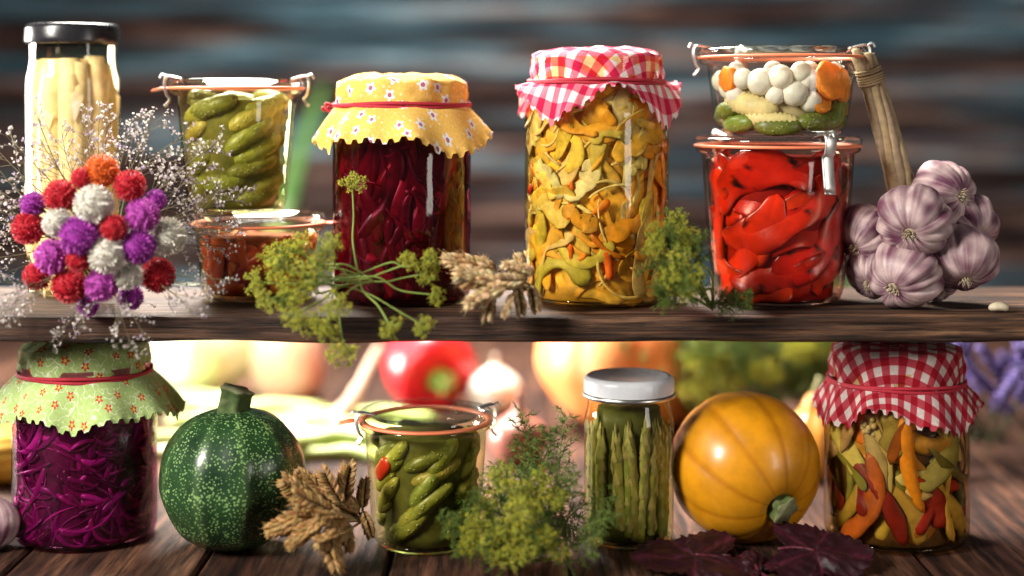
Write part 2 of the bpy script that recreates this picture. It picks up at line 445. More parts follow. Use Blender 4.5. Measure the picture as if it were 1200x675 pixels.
def weck(root, Rt, Rb, h, lr, mat=GLASSG, tab=None, clips=(), cliplen=.017, ringmat=None):
    Rf = lambda z: lerp(Rb, Rt, max(0, min(1, (z / (h - .012)) ** .8)))
    pr = [(0, .0015), (Rb * .6, .0012)] + smoothp([(Rb * .88, .0008), (Rb * .97, .003), (Rf(.01), .01)], 4)
    pr += [(Rf(lerp(.014, h - .015, i / 6)), lerp(.014, h - .015, i / 6)) for i in range(7)]
    pr += [(Rt, h - .011), (lr * .97, h - .0095), (lr * .985, h - .008), (lr * .97, h - .0065), (Rt * .95, h - .0063)]
    mb = MB(); mb.lathe(pr, 72); mb.obj('glass_body', mat, root)
    mb = MB(); mb.lathe([(Rb * .75, .003), (Rb * .92, .0045), (Rb * .93, .003), (Rb * .8, .002)], 64); mb.obj('glass_base', GLASS, root)
    mb = MB(); mb.lathe(smoothp([(lr * .9, h - .0066), (lr * .985, h - .0068), (lr * 1.0, h - .0059), (lr * .985, h - .0050), (lr * .9, h - .0050), (lr * .9, h - .0066)], 2), 72)
    if tab is not None:
        a = V((math.cos(tab), math.sin(tab), 0)); z = V((0, 0, h - .0059))
        mb.tube([a * lr * .95 + z, a * (lr + .006) + z, a * (lr + .011) + z - V((0, 0, .0012)), a * (lr + .0125) + z - V((0, 0, .0018))], [.005, .0055, .0055, .003], 8, [V((0, 0, 1))] * 4, .16)
    mb.obj('rubber_ring', ringmat or RUBBER, root)
    mb = MB(); mb.lathe([(0, h - .0032), (lr * .78, h - .0032), (lr * .84, h - .0006), (lr * .9, h + .0004), (lr * .97, h), (lr * 1.0, h - .0015), (lr * 1.003, h - .003), (lr * .99, h - .0048)], 72)
    mb.obj('glass_lid', GLID, root)
    for a0 in clips:
        L = cliplen
        if isinstance(a0, tuple): a0, L = a0
        a = V((math.cos(a0), math.sin(a0), 0)); z = V((0, 0, 1)); t = a.cross(z)
        pts = path([a * (lr * .80) + z * (h - .0002), a * (lr * .92) + z * (h + .0014), a * (lr + .0016) + z * (h + .0016), a * (lr + .0028) + z * (h - .004), a * (lr + .0012) + z * (h - .0105), a * (lr - .0005) + z * (h - .013), a * (lr + .002) + z * (h - L)], 4)
        mb = MB(); nr = []
        for i in range(len(pts)):
            tg = (pts[min(i + 1, len(pts) - 1)] - pts[max(i - 1, 0)]).normalized(); nr.append(t.cross(tg))
        mb.tube(pts, .0044, 8, nr, .16)
        mb.tube([pts[-1] - t * .004, pts[-1] + t * .004], .0009, 6)
        mb.tube(path([a * (lr + .0008) + z * (h + .0016), a * (lr + .0045) + z * (h + .0030), a * (lr + .006) + z * (h + .0005)], 4), .0007, 6)
        mb.obj('metal_clip', STEEL, root)
    return Rf
GREENS = [(.21, .215, .026), (.28, .26, .034), (.15, .165, .022), (.33, .29, .045), (.19, .19, .02)]
def gherkins(root, Rf, zlo, zhi, r, L, tilt, rnd, dark=1.0, jt=.16):
    z = zlo + r * 1.05; row = 0
    while z < zhi - r * .3:
        circ = 2 * PI * (Rf(z) - r); n = max(3, int(circ / (L * .97))); off = rnd.uniform(0, L)
        for i in range(n):
            mb = MB(); rr = r * rnd.uniform(.88, 1.12); LL = L * rnd.uniform(.9, 1.15)
            ph = tilt + rnd.uniform(-jt, jt)
            pts, nr = hug(Rf, rr + .0016 + rnd.uniform(0, .003), -circ / 2 + off + i * circ / n, z + rnd.uniform(-.001, .001), ph, LL, 19, rnd.uniform(-.4, .5), (zlo + rr * .9, zhi - rr * .6))
            c = jc(tuple(x * dark for x in rnd.choice(GREENS)), rnd, .25)
            c2 = lc(c, (.5, .45, .12), .35); sd = rnd.uniform(0, 9)
            mb.tube(pts, capsule(19, rr, 3), 16, nr, .95, jit=.14, jf=420, colf=lambda t, k, p, c=c, c2=c2, sd=sd: lc(lc(c, c2, cl(.2 + .9 * nz(V((t * 3, k * 9, sd))))), (.05, .05, .01), .75 * abs(math.sin(2 * PI * k)) ** 5))
            mb.obj('gherkin', GHER, root)
        z += r * 1.62; row += 1
def shreds(root, name, mat, Rf, zr, n, cols, L, w, flat, ins, curve, rnd, tilt=PI, jit=.08, kind=True, n8=6, npt=9, tilt0=0, lean=.4, wob=0, edge=0):
    mb = MB()
    for i in range(n):
        z0 = rnd.uniform(*zr); r = rnd.uniform(*w)
        pts, nr = hug(Rf, .002 + r * flat + rnd.uniform(*ins), rnd.uniform(-PI, PI) * Rf(z0), z0, tilt0 + rnd.uniform(-tilt, tilt), rnd.uniform(*L), npt, rnd.uniform(*curve) * rnd.choice((-1, 1)), (zr[0], zr[1]))
        ln = rnd.uniform(-lean, lean)
        nr = [(a + V((0, 0, ln + .3 * lean * math.sin(j * .5 + i)))).normalized() for j, a in enumerate(nr)] if flat < .8 else nr
        if wob: pts = [p + V((0, 0, wob * math.sin(j * 1.1 + i))) for j, p in enumerate(pts)]
        c = jc(rnd.choice(cols), rnd); ce = lc(c, tuple(x * .5 for x in c), edge); cw = lc(c, (.96, .85, .55), .35 * (1 if edge else 0)); sd = i * 1.7
        mb.tube(pts, [x * (1 + .22 * math.sin(j * .7 + i * 1.7)) for j, x in enumerate(strip_r(npt, r))], n8, nr, flat, c, jit, 260, colf=(lambda t, k, p, c=c, ce=ce, cw=cw, sd=sd: lc(lc(c, cw, cl(.9 * nz(V((t * 4, k * 5, sd))))), ce, abs(math.sin(2 * PI * k)) ** 5)) if edge else None)
    o = mb.obj(name, mat, root)
    if kind: o['kind'] = 'stuff'
    return o

# ------------------------------------------------------------------ white asparagus jar (top left)
rnd = random.Random(11)
def spear(mb, pts, nr, r, c, tipc, rnd, scales=5, scc=None):
    n = len(pts); rad = []
    for i in range(n):
        t = i / (n - 1); rad.append(r * (1 if t < .72 else max(.12, 1 - ((t - .72) / .28) ** 2.2)))
    rad[0] *= .8
    mb.tube(pts, rad, 12, nr, 1, jit=.1, jf=200, colf=lambda t, k, p: lc(c, tipc, max(0, (t - .55) / .45) * .8 + .15 * nz(p * 300)))
    for j in range(scales * 2):
        t = (j + rnd.uniform(.2, .8)) / scales * .75 if j < scales else rnd.uniform(.72, .97)
        i = int(t * (n - 1)); i2 = min(i + 1, n - 1)
        tg = (pts[i2] - pts[max(0, i - 1)]).normalized(); a = nr[i]; b = tg.cross(a)
        th = rnd.uniform(-1.1, 1.1); q = (a * math.cos(th) + b * math.sin(th)); s2 = tg.cross(q); p = pts[i] + q * rad[i] * .98
        h = r * rnd.uniform(1.6, 2.4); w = rad[i] * .7
        mb.add([p - s2 * w, p + tg * h + q * r * .02, p + s2 * w, p + q * r * .3 + tg * h * .35, p - tg * h * .2 + q * r * .02], [(4, 2, 3), (4, 3, 0), (0, 3, 1), (3, 2, 1)], jc(scc or lc(c, tipc, .75), rnd))
yA = .035; R = .0305
A = thing('asparagus_jar', 'tall jar of white asparagus with a black metal lid behind the flower bouquet', 'jar', (X(85, yA), yA, ZS), (0, 0, .2))
jar_glass(A, R, .14, .168, .028, glassmat('pale_liquid_glass', (1, .95, .80), (.75, .62, .38)), 6)
Rf = lambda z: R if z < .14 else .028
core(A, Rf, .004, .156, .74, brine('asparagus_brine', (.82, .62, .32), .2))
for i in range(10):
    mb = MB(); r = rnd.uniform(.0076, .0088)
    pts, nr = hug(lambda z: R if z < .135 else R - .002, r + .0016, (i + .3) * 2 * PI * (R - r) / 10, .08, -PI / 2, .146 + rnd.uniform(-.003, .006), 14, rnd.uniform(-.05, .05), (.006, .158))
    spear(mb, pts, nr, r, jc((.94, .80, .50), rnd, .06), (.9, .78, .54), rnd, scales=2); mb.obj('asparagus_spear', VEG, A)
mb = MB(); mb.lathe([(.0285, .166), (.0302, .1665), (.0308, .168)] + [(.0306, .170), (.0306, .176), (.0298, .1785), (.028, .1795), (.026, .1788), (0, .1785)], 96, lambda u, v, r, z: r * (1 + (.006 * math.cos(48 * u) if .168 < z < .177 else 0)))
mb.obj('lid', BLACK, A)

# ------------------------------------------------------------------ stack: low jar + gherkin jar
yB = .012
B1 = thing('preserve_jar', 'low glass jar of reddish preserve carrying the gherkin jar on the shelf', 'jar', (X(303, yB), yB, ZS))
Rf = weck(B1, .040, .036, .0545, .0435, GL_MIX, 0.1)
core(B1, Rf, .004, .040, .78, brine('red_preserve', (.26, .06, .025), .6))
shreds(B1, 'preserved_vegetables', PEP, Rf, (.006, .041), 60, [(.45, .07, .025), (.55, .18, .03), (.3, .03, .02)], (.015, .03), (.004, .007), .5, (0, .003), (0, 1.5), rnd)
B2 = thing('gherkin_jar', 'clip-top glass jar of gherkins standing on the low preserve jar', 'jar', (X(278, yB), yB, ZS + .0550))
Rf = weck(B2, .0385, .0305, .0875, .044, GL_GHE, PI * .98, (PI * 1.02, .0))
core(B2, Rf, .004, .074, .78, brine('gherkin_brine', (.13, .12, .022), .6))
gherkins(B2, Rf, .003, .080, .0066, .040, .36, rnd, .92, .3)

# ------------------------------------------------------------------ beetroot jar
yC = .004; R = .0446
Cj = thing('beetroot_jar', 'jar of dark beetroot under a yellow flowered cloth cover', 'jar', (X(471, yC), yC, ZS))
jar_glass(Cj, R, .108, .138, .040, GL_BEET)
Rf = lambda z: R if z < .11 else .041
core(Cj, Rf, .004, .12, .93, brine('beetroot_juice', (.10, .004, .02), .8, 60))
shreds(Cj, 'beetroot_slices', WET, Rf, (.005, .118), 240, [(.13, .004, .024), (.18, .007, .03), (.09, .003, .018), (.34, .03, .08), (.11, .003, .022)], (.035, .075), (.0016, .0075), .1, (.0, .003), (0.3, 1.8), rnd, tilt=.8, tilt0=PI / 2, npt=16, lean=1.0, wob=.0009)
o, mb = cap(Cj, CL_Y, .0435, .1455, .1255, .0235, .0180, .75, 5, (8, 13), .12, .0035)
a = V((-.0445, -.006, .1255))
jar_string(Cj, mb, [[a, a + V((-.004, -.002, .001)), a + V((-.0015, -.003, -.004)), a + V((.004, -.004, -.001))], [a, a + V((-.005, -.001, -.003)), a + V((-.006, -.002, -.001))]])

# ------------------------------------------------------------------ tall yellow salad jar
yD = -.002; R = .0462
Dj = thing('vegetable_salad_jar', 'tallest jar, yellow shredded vegetable salad under a pink checked cloth cover', 'jar', (X(699, yD), yD, ZS))
jar_glass(Dj, R, .118, .156, .0425, GL_SAL)
Rf = lambda z: R if z < .118 else lerp(R, .0425, min(1, (z - .118) / .015))
core(Dj, Rf, .004, .146, .86, brine('salad_brine', (.9, .50, .07), .5, 80))
YC = [(.95, .64, .13), (.93, .56, .09), (.94, .78, .42), (.92, .60, .10), (.93, .83, .56), (.84, .68, .17), (.95, .46, .05), (.93, .52, .06)]
shreds(Dj, 'pepper_strips', SOFT, Rf, (.006, .146), 170, YC, (.03, .08), (.0022, .0072), .14, (.0005, .006), (.5, 2.8), rnd, n8=12, npt=18, lean=.8, wob=.0008, tilt=1.5, edge=.7)
shreds(Dj, 'cabbage_strips', SOFT, Rf, (.006, .146), 60, [(.95, .86, .58), (.94, .78, .4), (.94, .72, .22), (.92, .62, .1), (.95, .5, .05)], (.02, .06), (.003, .0078), .1, (.0, .0012), (.5, 2.6), rnd, n8=12, npt=20, lean=.6, wob=.0008, tilt=1.5, edge=.7)
shreds(Dj, 'cabbage_shreds', SOFT, Rf, (.006, .146), 70, [(.93, .82, .52), (.92, .74, .34), (.92, .8, .42)], (.02, .055), (.0006, .0016), .5, (.0, .002), (.3, 2.6), rnd, npt=13)
shreds(Dj, 'carrot_pieces', SOFT, Rf, (.008, .14), 38, [(.9, .2, .02), (.75, .07, .02), (.9, .3, .03)], (.008, .028), (.0012, .004), .3, (.0, .0006), (0, 1.2), rnd)
shreds(Dj, 'tomato_slices', SOFT, Rf, (.006, .08), 9, [(.66, .58, .08), (.7, .6, .1), (.54, .5, .1)], (.045, .06), (.004, .0058), .25, (.0, .0004), (2.0, 3.6), rnd, n8=10, npt=18, edge=.5)
o, mb = cap(Dj, CL_P, .0432, .162, .1405, .0130, .0095, 1.0, 21, (7, 12), .9, .003)
jar_string(Dj, mb)

# ------------------------------------------------------------------ red pepper jar + mixed jar on top
yE = 0.0
E1 = thing('roast_pepper_jar', 'clip-top jar packed with red roasted peppers on the shelf', 'jar', (X(911, yE), yE, ZS))
Rf = weck(E1, .0485, .041, .1055, .0535, GL_RED, None, ((-PI * .36, .034), PI * .7))
core(E1, Rf, .004, .092, .84, brine('pepper_brine', (.26, .009, .004), .5, 50))
RC = [(.58, .022, .006), (.66, .036, .008), (.48, .014, .005), (.74, .06, .010)]
def pepper(u0, z0, ph, L, r, cv, ins, i):
    mb = MB(); nn = 30
    pts, nr = hug(Rf, .0018 + r * .22 + ins, u0, z0, ph, L, nn, cv, (.004 + r * .6, .095 - r * .6))
    nr = [(q + V((0, 0, .5 * math.sin(j * .22 + i)))).normalized() for j, q in enumerate(nr)]
    c = jc(rnd.choice(RC), rnd, .12); sd = i * 3.1
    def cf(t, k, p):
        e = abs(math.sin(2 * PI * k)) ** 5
        q = lc(c, tuple(x * .12 for x in c), e * .9)  # fold shading painted into the colour: creases darken along both long edges
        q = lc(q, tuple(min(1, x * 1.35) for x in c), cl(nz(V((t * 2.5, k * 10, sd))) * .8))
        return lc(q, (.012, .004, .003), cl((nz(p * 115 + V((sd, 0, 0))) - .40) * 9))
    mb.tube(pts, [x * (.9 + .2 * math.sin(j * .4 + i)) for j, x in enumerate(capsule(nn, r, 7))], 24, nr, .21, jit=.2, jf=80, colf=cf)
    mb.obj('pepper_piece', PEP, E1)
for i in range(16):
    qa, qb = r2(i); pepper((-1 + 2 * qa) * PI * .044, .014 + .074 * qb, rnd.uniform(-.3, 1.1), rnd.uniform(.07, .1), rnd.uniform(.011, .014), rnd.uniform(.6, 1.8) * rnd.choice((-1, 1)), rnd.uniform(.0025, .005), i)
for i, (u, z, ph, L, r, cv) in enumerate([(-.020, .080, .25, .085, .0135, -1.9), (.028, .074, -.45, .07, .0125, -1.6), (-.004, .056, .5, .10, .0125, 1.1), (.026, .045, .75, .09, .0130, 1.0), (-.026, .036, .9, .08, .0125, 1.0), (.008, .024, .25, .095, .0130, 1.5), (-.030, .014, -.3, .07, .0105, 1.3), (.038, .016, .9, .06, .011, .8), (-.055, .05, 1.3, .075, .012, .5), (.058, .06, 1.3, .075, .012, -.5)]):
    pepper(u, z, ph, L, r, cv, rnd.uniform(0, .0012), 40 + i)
E2 = thing('mixed_pickle_jar', 'small clip-top jar of onions, baby corn and carrot stacked on the red peppers', 'jar', (X(915, yE), yE, ZS + .1062))
Rf = weck(E2, .047, .0405, .056, .0535, GLASSG, None, (PI * 1.0, -.12, PI * .6))
core(E2, Rf, .003, .040, .76, brine('mixed_brine', (.42, .32, .16), .5))
def hugball(root, name, Rf, u, z, r, col, mat, ins=0):
    mb = MB(); t = u / Rf(z); a = -PI / 2 + t; d = Rf(z) - r * .95 - .0016 - ins; c = jc(col, rnd, .06)
    pr = smoothp([(0, -r * .95), (r * .6, -r * .8), (r * .98, -r * .1), (r * .82, r * .55), (r * .45, r * .88), (r * .15, r * 1.02), (0, r * 1.04)], 4)
    mb.lathe(pr, 24, col=c)
    mb.obj(name, mat, root, M=orient(V((d * math.cos(a), d * math.sin(a), z)), (rnd.uniform(-1, 1), rnd.uniform(-1, .6), rnd.uniform(-.6, 1)), 0, 1))
ONI = vmat('pearl_onion_skin', .35, .2, 160, transl=.25, spec=.35)
ON = [(-.038, .036, .0068, 0), (-.024, .034, .0088, 0), (-.008, .037, .0078, 0), (.003, .027, .0086, 0), (.016, .022, .0072, 0), (.008, .040, .007, .002), (-.012, .026, .0066, .002), (.060, .034, .007, 0), (.075, .026, .007, 0), (-.055, .03, .007, 0), (-.072, .035, .007, 0), (.014, .036, .0078, .002), (-.015, .041, .0064, .008), (.02, .041, .0064, .008), (-.046, .026, .0066, 0), (.05, .041, .006, .004), (-.05, .041, .006, .004)]
for (u, z, r, ins) in ON: hugball(E2, 'pearl_onion', Rf, u, z, r, (.82, .75, .62), ONI, ins)
for (u, z, ph, L, r) in [(-.027, .020, -.22, .040, .0072), (-.012, .0105, -.1, .036, .0054), (.07, .014, .2, .036, .005)]:
    mb = MB(); pts, nr = hug(Rf, r + .002, u, z, ph, L, 26, .1, (.006, .042)); rr = [x * (1 + .09 * (-1) ** i) for i, x in enumerate(capsule(26, r, 3))]
    mb.tube(pts, rr, 16, nr, 1, (.85, .68, .3), .1, 900); mb.obj('baby_corn', VEG, E2)
for (u, z, r, rt) in [(.030, .034, .0125, .3), (.046, .032, .011, .1), (-.050, .036, .008, 0), (.022, .020, .007, .5), (.062, .022, .009, 0)]:
    mb = MB(); t = u / Rf(z); a = -PI / 2 + t; d = Rf(z) - .004
    mb.lathe([(0, 0), (r * .9, 0), (r, .0008), (r, .004), (r * .9, .0048), (0, .0048)], 24, col=(.92, .3, .03), rf=lambda u, v, r, z: r * (1 + .05 * math.cos(7 * u)))
    mb.obj('carrot_slice', VEG, E2, M=orient(V(((d - .003) * math.cos(a), (d - .003) * math.sin(a), z)), (math.cos(a), math.sin(a), rt)))
for (u, z, ph, L) in [(.018, .010, .1, .03), (.038, .016, .9, .028), (-.036, .008, .1, .03), (-.008, .0065, 0, .032), (.06, .010, 0, .04), (-.07, .012, 0, .04), (.034, .012, .3, .03), (-.05, .016, .2, .03)]:
    mb = MB(); pts, nr = hug(Rf, .0062, u, z, ph, L, 12, .2, (.006, .04)); mb.tube(pts, capsule(12, .006), 12, nr, 1, jc((.15, .18, .025), rnd), .12, 420); mb.obj('gherkin', GHER, E2)

# ------------------------------------------------------------------ lower row
yG = .002; R = .0455
G = thing('red_cabbage_jar', 'jar of purple shredded cabbage under a green flowered cloth cover', 'jar', (X(100, yG), yG, 0))
jar_glass(G, R, .082, .112, .041, GL_CAB)
Rf = lambda z: R if z < .085 else .041
core(G, Rf, .004, .094, .92, brine('cabbage_juice', (.10, .003, .055), .8, 90))
shreds(G, 'cabbage_shreds', WET, Rf, (.005, .094), 520, [(.26, .008, .16), (.14, .004, .085), (.5, .04, .36), (.08, .002, .045), (.2, .006, .14)], (.015, .05), (.0006, .0028), .2, (.0, .0025), (.5, 3.2), rnd, n8=6, npt=12, lean=1.0, tilt0=.2, tilt=1.2)
o, mb = cap(G, CL_G, .0415, .1275, .1065, .0240, .0190, .2, 9, (8, 13), .14, .0035)
jar_string(G, mb)
yJ = -.016
J = thing('gherkin_jar', 'small clip-top jar of gherkins on the tabletop beside the dill bunch', 'jar', (X(499, yJ), yJ, 0))
Rf = weck(J, .0385, .0325, .084, .0428, GL_GHE, PI * 1.02, (PI * 1.12, .25))
core(J, Rf, .004, .070, .78, brine('dark_brine', (.10, .095, .02), .6))
gherkins(J, Rf, .003, .074, .0052, .032, .7, rnd, .9, .35)
for (u, z) in [(-.03, .052), (.048, .03)]:
    mb = MB(); pts, nr = hug(Rf, .004, u, z, .8, .02, 9, .3, (.006, .066)); mb.tube(pts, capsule(9, .005, 4), 10, nr, .4, (.5, .03, .01)); mb.obj('pepper_piece', PEP, J)
yL = -.012; R = .0284
Lj = thing('asparagus_jar', 'slim jar of green asparagus with a white screw lid', 'jar', (X(737, yL), yL, 0), (0, 0, .3))
jar_glass(Lj, R, .075, .096, .0262, GL_GHE)
Rf = lambda z: R if z < .077 else lerp(R, .0262, min(1, (z - .077) / .012))
core(Lj, Rf, .004, .086, .74, brine('asparagus_liquor', (.06, .06, .014), .5))
for i in range(24):
    mb = MB(); r = rnd.uniform(.0028, .0042)
    pts, nr = hug(lambda z: R if z < .076 else R - .002, r + .0015 + rnd.uniform(0, .002), i * 2 * PI * (R - r) / 24, .044, PI / 2 + rnd.uniform(-.1, .1), .078 + rnd.uniform(-.02, .004), 18, rnd.uniform(-.3, .3), (.006, .088))
    spear(mb, pts, nr, r, jc((.23, .24, .055), rnd, .3), (.19, .16, .055), rnd, scales=7, scc=(.36, .31, .12)); mb.obj('asparagus_spear', VEG, Lj)
mb = MB(); mb.lathe([(.0285, .0953), (.0287, .097), (.0287, .1025), (.0278, .1052), (.026, .1062), (.024, .1054), (0, .1052)], 96, lambda u, v, r, z: r * (1 + (.006 * math.cos(40 * u) if .0965 < z < .103 else 0)))
ld = mb.obj('lid', WHITE, Lj)
mb = MB(); mb.lathe([(.0273, .0925), (.0286, .0923), (.0295, .0928), (.0296, .0945), (.0286, .0954)], 96); mb.obj('lid_rim', TIN, ld)
yN = -.004; R = .0455
N = thing('mixed_pepper_jar', 'jar of yellow, orange and red pickled peppers under a dark red checked cloth cover', 'jar', (X(1050, yN), yN, 0))
jar_glass(N, R, .082, .112, .041, GL_MIX)
Rf = lambda z: R if z < .085 else .041
core(N, Rf, .004, .098, .8, brine('dark_pepper_brine', (.11, .055, .018), .6))
PC = [(.6, .40, .07), (.66, .32, .04), (.32, .02, .010), (.55, .44, .12), (.2, .2, .035), (.55, .16, .02), (.6, .48, .2)]
for i in range(92):
    qa, qb = r2(i + 3)
    u0 = (-1 + 2 * qa) * PI * R * .98; z0 = .012 + .08 * qb; r = rnd.uniform(.0028, .0085); nn = 20; L = rnd.uniform(.03, .08); fl = rnd.choice((.6, .25, .15, .15))
    mb = MB(); pts, nr = hug(Rf, r * fl + .0018 + rnd.uniform(0, .006), u0, z0, PI / 2 + rnd.uniform(-1.2, 1.2), L, nn, rnd.uniform(.4, 2.0) * rnd.choice((-1, 1)), (.006, .096))
    ln = rnd.uniform(-.6, .6); nr = [(q + V((0, 0, ln))).normalized() for q in nr]; c = jc(PC[i % 7], rnd, .3)
    mb.tube(pts, [max(.0007, x * lerp(1.1, .65, j / nn) * (1 + .15 * math.sin(j * .6 + i))) for j, x in enumerate(capsule(nn, r, 8))], 12, nr, fl, c, .18, 160, colf=lambda t, k, p, c=c: lc(c, tuple(x * .3 for x in c), cl(abs(math.sin(2 * PI * k)) ** 5 * .85 + .6 * nz(p * 110)))); mb.obj('pepper_pod', VEG, N)
mb = MB(); pts, nr = hug(Rf, .0060, -.001, .060, PI / 2 + .12, .070, 18, -.7, (.01, .095)); mb.tube(pts, [max(.0007, x * lerp(.6, 1.2, j / 18)) for j, x in enumerate(capsule(18, .0058, 5))], 12, nr, .8, (.85, .33, .02), .06, 200); mb.obj('pepper_pod', VEG, N)
for (u, z) in [(.014, .086), (-.03, .078)]:
    mb = MB(); t = u / R
    for j in range(30):
        q = V((rnd.gauss(0, 1), rnd.gauss(0, 1), rnd.gauss(0, 1))).normalized() * .006; mb.ball(q, .0018, 8, 6, jc((.6, .52, .3), rnd, .1))
    d = R - .0095; mb.obj('cauliflower_floret', VEG, N, M=Matrix.Translation((d * math.sin(t), -d * math.cos(t), z)))
o, mb = cap(N, CL_R, .0425, .1265, .1020, .0190, .0105, .35, 33, (8, 13), .3, .003)
jar_string(N, mb)

# ------------------------------------------------------------------ squashes in front row
def squash_prof(R, h, dim=.12): return smoothp([(0, -h * (1 - dim * .4)), (R * .3, -h * .98), (R * .72, -h * .74), (R * .97, -h * .27), (R, h * .08), (R * .9, h * .5), (R * .62, h * .84), (R * .28, h * (1 - dim * .2)), (R * .1, h * (1 - dim)), (0, h * (1 - dim))], 6)
def speckled():
    m, nt, b = base('speckled_green_skin'); co = coords(nt)
    at = nt.nodes.new('ShaderNodeAttribute'); at.attribute_name = 'Col'
    rib = math_(nt, 'SUBTRACT', at.outputs['Fac'], .4)
    vo = nt.nodes.new('ShaderNodeTexVoronoi'); vo.inputs['Scale'].default_value = 560; nt.links.new(co, vo.inputs['Vector'])
    rr = math_(nt, 'ADD', math_(nt, 'MULTIPLY', ntex(nt, co, 80, 3), .72), math_(nt, 'MULTIPLY', rib, .16))
    sp = math_(nt, 'MULTIPLY', math_(nt, 'SUBTRACT', math_(nt, 'SUBTRACT', rr, vo.outputs['Distance']), .02), 8.0, True)
    c0 = ramp(nt, ntex(nt, co, 45, 4), [(.3, (.006, .022, .008)), (.7, (.02, .058, .018))])
    c0 = mix(nt, math_(nt, 'MULTIPLY', rib, .55, True), c0, (.08, .15, .05))
    c = mix(nt, sp, c0, (.19, .32, .11)); nt.links.new(c, b.inputs['Base Color'])
    b.inputs['Roughness'].default_value = .3; b.inputs['Coat Weight'].default_value = .15
    bump(nt, b, ntex(nt, co, 90, 3), .2, .002); return m
def stem_part(root, M, r, L, flarek, c, name='stem', bend=.3):
    mb = MB(); n = 14; pts = [V((bend * L * (i / (n - 1)) ** 2, 0, -.002 + L * i / (n - 1))) for i in range(n)]
    rad = [r * (1 + flarek * math.exp(-i * .75) + (.12 if i > n - 3 else 0)) for i in range(n)]
    mb.tube(pts, rad, 30, None, 1, star=.16, starn=5, jit=.06, jf=300, colf=lambda t, k, p: lc(c, lc(c, (.45, .42, .25), .7), max(0, min(1, (t - .8) * 3)) if t > .95 else max(0, .4 * nz(p * 260))))
    return mb.obj(name, DRY, root, M=M)
yZ = -.024
Z = thing('round_zucchini', 'round dark green speckled zucchini on the tabletop', 'zucchini', (X(273, yZ), yZ, .0))
mb = MB(); R = .0452; mb.lathe([(r, z + .043) for r, z in squash_prof(R, .0435, .06)], 120, lambda u, v, r, z: r * (1 + .018 * math.cos(10 * u)), colf=lambda u, v, r, z: (lambda k: (k, k, k))(.4 + .6 * max(0, math.cos(10 * u)) ** 5))
mb.obj('skin', speckled(), Z)
stem_part(Z, Matrix.Translation((0, 0, .083)), .0088, .0185, 1.0, (.07, .11, .035), bend=.15)
yM = -.002
Mq = thing('yellow_squash', 'round deep yellow squash with its green stem facing front', 'squash', (X(872, yM), yM, .0))
ax = V((.40, -.82, -.40)).normalized(); RT = ax.to_track_quat('Z', 'Y').to_matrix().to_4x4()
Cm = Matrix.Translation((0, 0, .0455)) @ RT
mb = MB(); mb.lathe(squash_prof(.0475, .0445, .13), 140, lambda u, v, r, z: r * (1 + .022 * abs(math.cos(5 * u)) ** .7 - .013), colf=lambda u, v, r, z: lc((.5, .18, .004), (.64, .26, .007), min(1, abs(math.cos(5 * u)) * 2.2)))
mb.obj('skin', WAXY, Mq, M=Cm)
stem_part(Mq, Cm @ Matrix.Translation((0, 0, .0385)), .0080, .0115, 1.7, (.08, .11, .028), bend=.1)

# ------------------------------------------------------------------ bouquet
rnd = random.Random(77)
def globe(c, seed):
    rd = random.Random(seed); mb = MB(); r = .0098
    mb.ball((0, 0, 0), r * .86, 14, 10, lc(c, (0, 0, 0), .4)); n = 340
    for i in range(n):
        z = 1 - 2 * (i + .5) / n; a = i * 2.39996; q = V((math.sqrt(1 - z * z) * math.cos(a), math.sqrt(1 - z * z) * math.sin(a), z))
        q = (q + V((rd.uniform(-.05, .05), rd.uniform(-.05, .05), rd.uniform(-.05, .05)))).normalized()
        t = q.cross(V((.3, .2, 1))).normalized(); t = (t * math.cos(i) + q.cross(t) * math.sin(i)); s2 = q.cross(t)
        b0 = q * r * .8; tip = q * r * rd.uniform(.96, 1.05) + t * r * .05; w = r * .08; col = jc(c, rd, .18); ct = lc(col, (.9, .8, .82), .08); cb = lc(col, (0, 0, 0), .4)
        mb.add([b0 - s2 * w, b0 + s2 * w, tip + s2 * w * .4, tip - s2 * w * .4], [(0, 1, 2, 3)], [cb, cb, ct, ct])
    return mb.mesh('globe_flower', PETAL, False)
GC = {'r': (.60, .009, .026), 'p': (.42, .035, .42), 'w': (.86, .82, .71), 'o': (.85, .15, .012), 'm': (.58, .08, .5)}
GM = {k: [globe(c, i * 7 + 1), globe(c, i * 7 + 2)] for i, (k, c) in enumerate(GC.items())}
c0 = P(118, 275, -.05)
BQ = thing('flower_bouquet', 'bouquet of red, purple and white globe flowers with fine white sprays', 'bouquet', (c0.x, -.03, ZS))
off = V((c0.x, -.03, ZS))
globes = [(119, 206, 'o', 1.05), (75, 233, 'r', 1.05), (149, 222, 'r', 1), (111, 243, 'w', 1.25), (162, 254, 'm', 1.08), (189, 277, 'w', 1.2), (96, 276, 'p', 1.25), (41, 268, 'r', 1.05), (46, 242, 'p', .8), (72, 262, 'w', .95), (66, 299, 'm', 1.1), (125, 297, 'w', 1.15), (158, 288, 'p', 1.1), (85, 330, 'r', 1.12), (119, 329, 'm', 1.05), (147, 319, 'w', .9), (179, 319, 'r', 1.1), (50, 320, 'r', .9), (150, 343, 'p', .8), (132, 268, 'r', .85), (95, 302, 'r', .8), (98, 214, 'r', .7), (176, 238, 'p', .7), (104, 352, 'p', .7)]
def gy(px, py): return -.06 - .034 * max(0, 1 - ((px - 115) / 105) ** 2 - ((py - 275) / 105) ** 2)
root_pt = P(118, 345, -.02) - off; root_pt.z = max(root_pt.z, .006)
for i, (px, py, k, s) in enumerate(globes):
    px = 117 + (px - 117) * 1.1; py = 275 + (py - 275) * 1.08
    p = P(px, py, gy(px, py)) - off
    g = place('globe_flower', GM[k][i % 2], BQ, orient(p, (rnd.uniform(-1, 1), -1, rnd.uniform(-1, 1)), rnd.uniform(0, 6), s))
mb = MB()
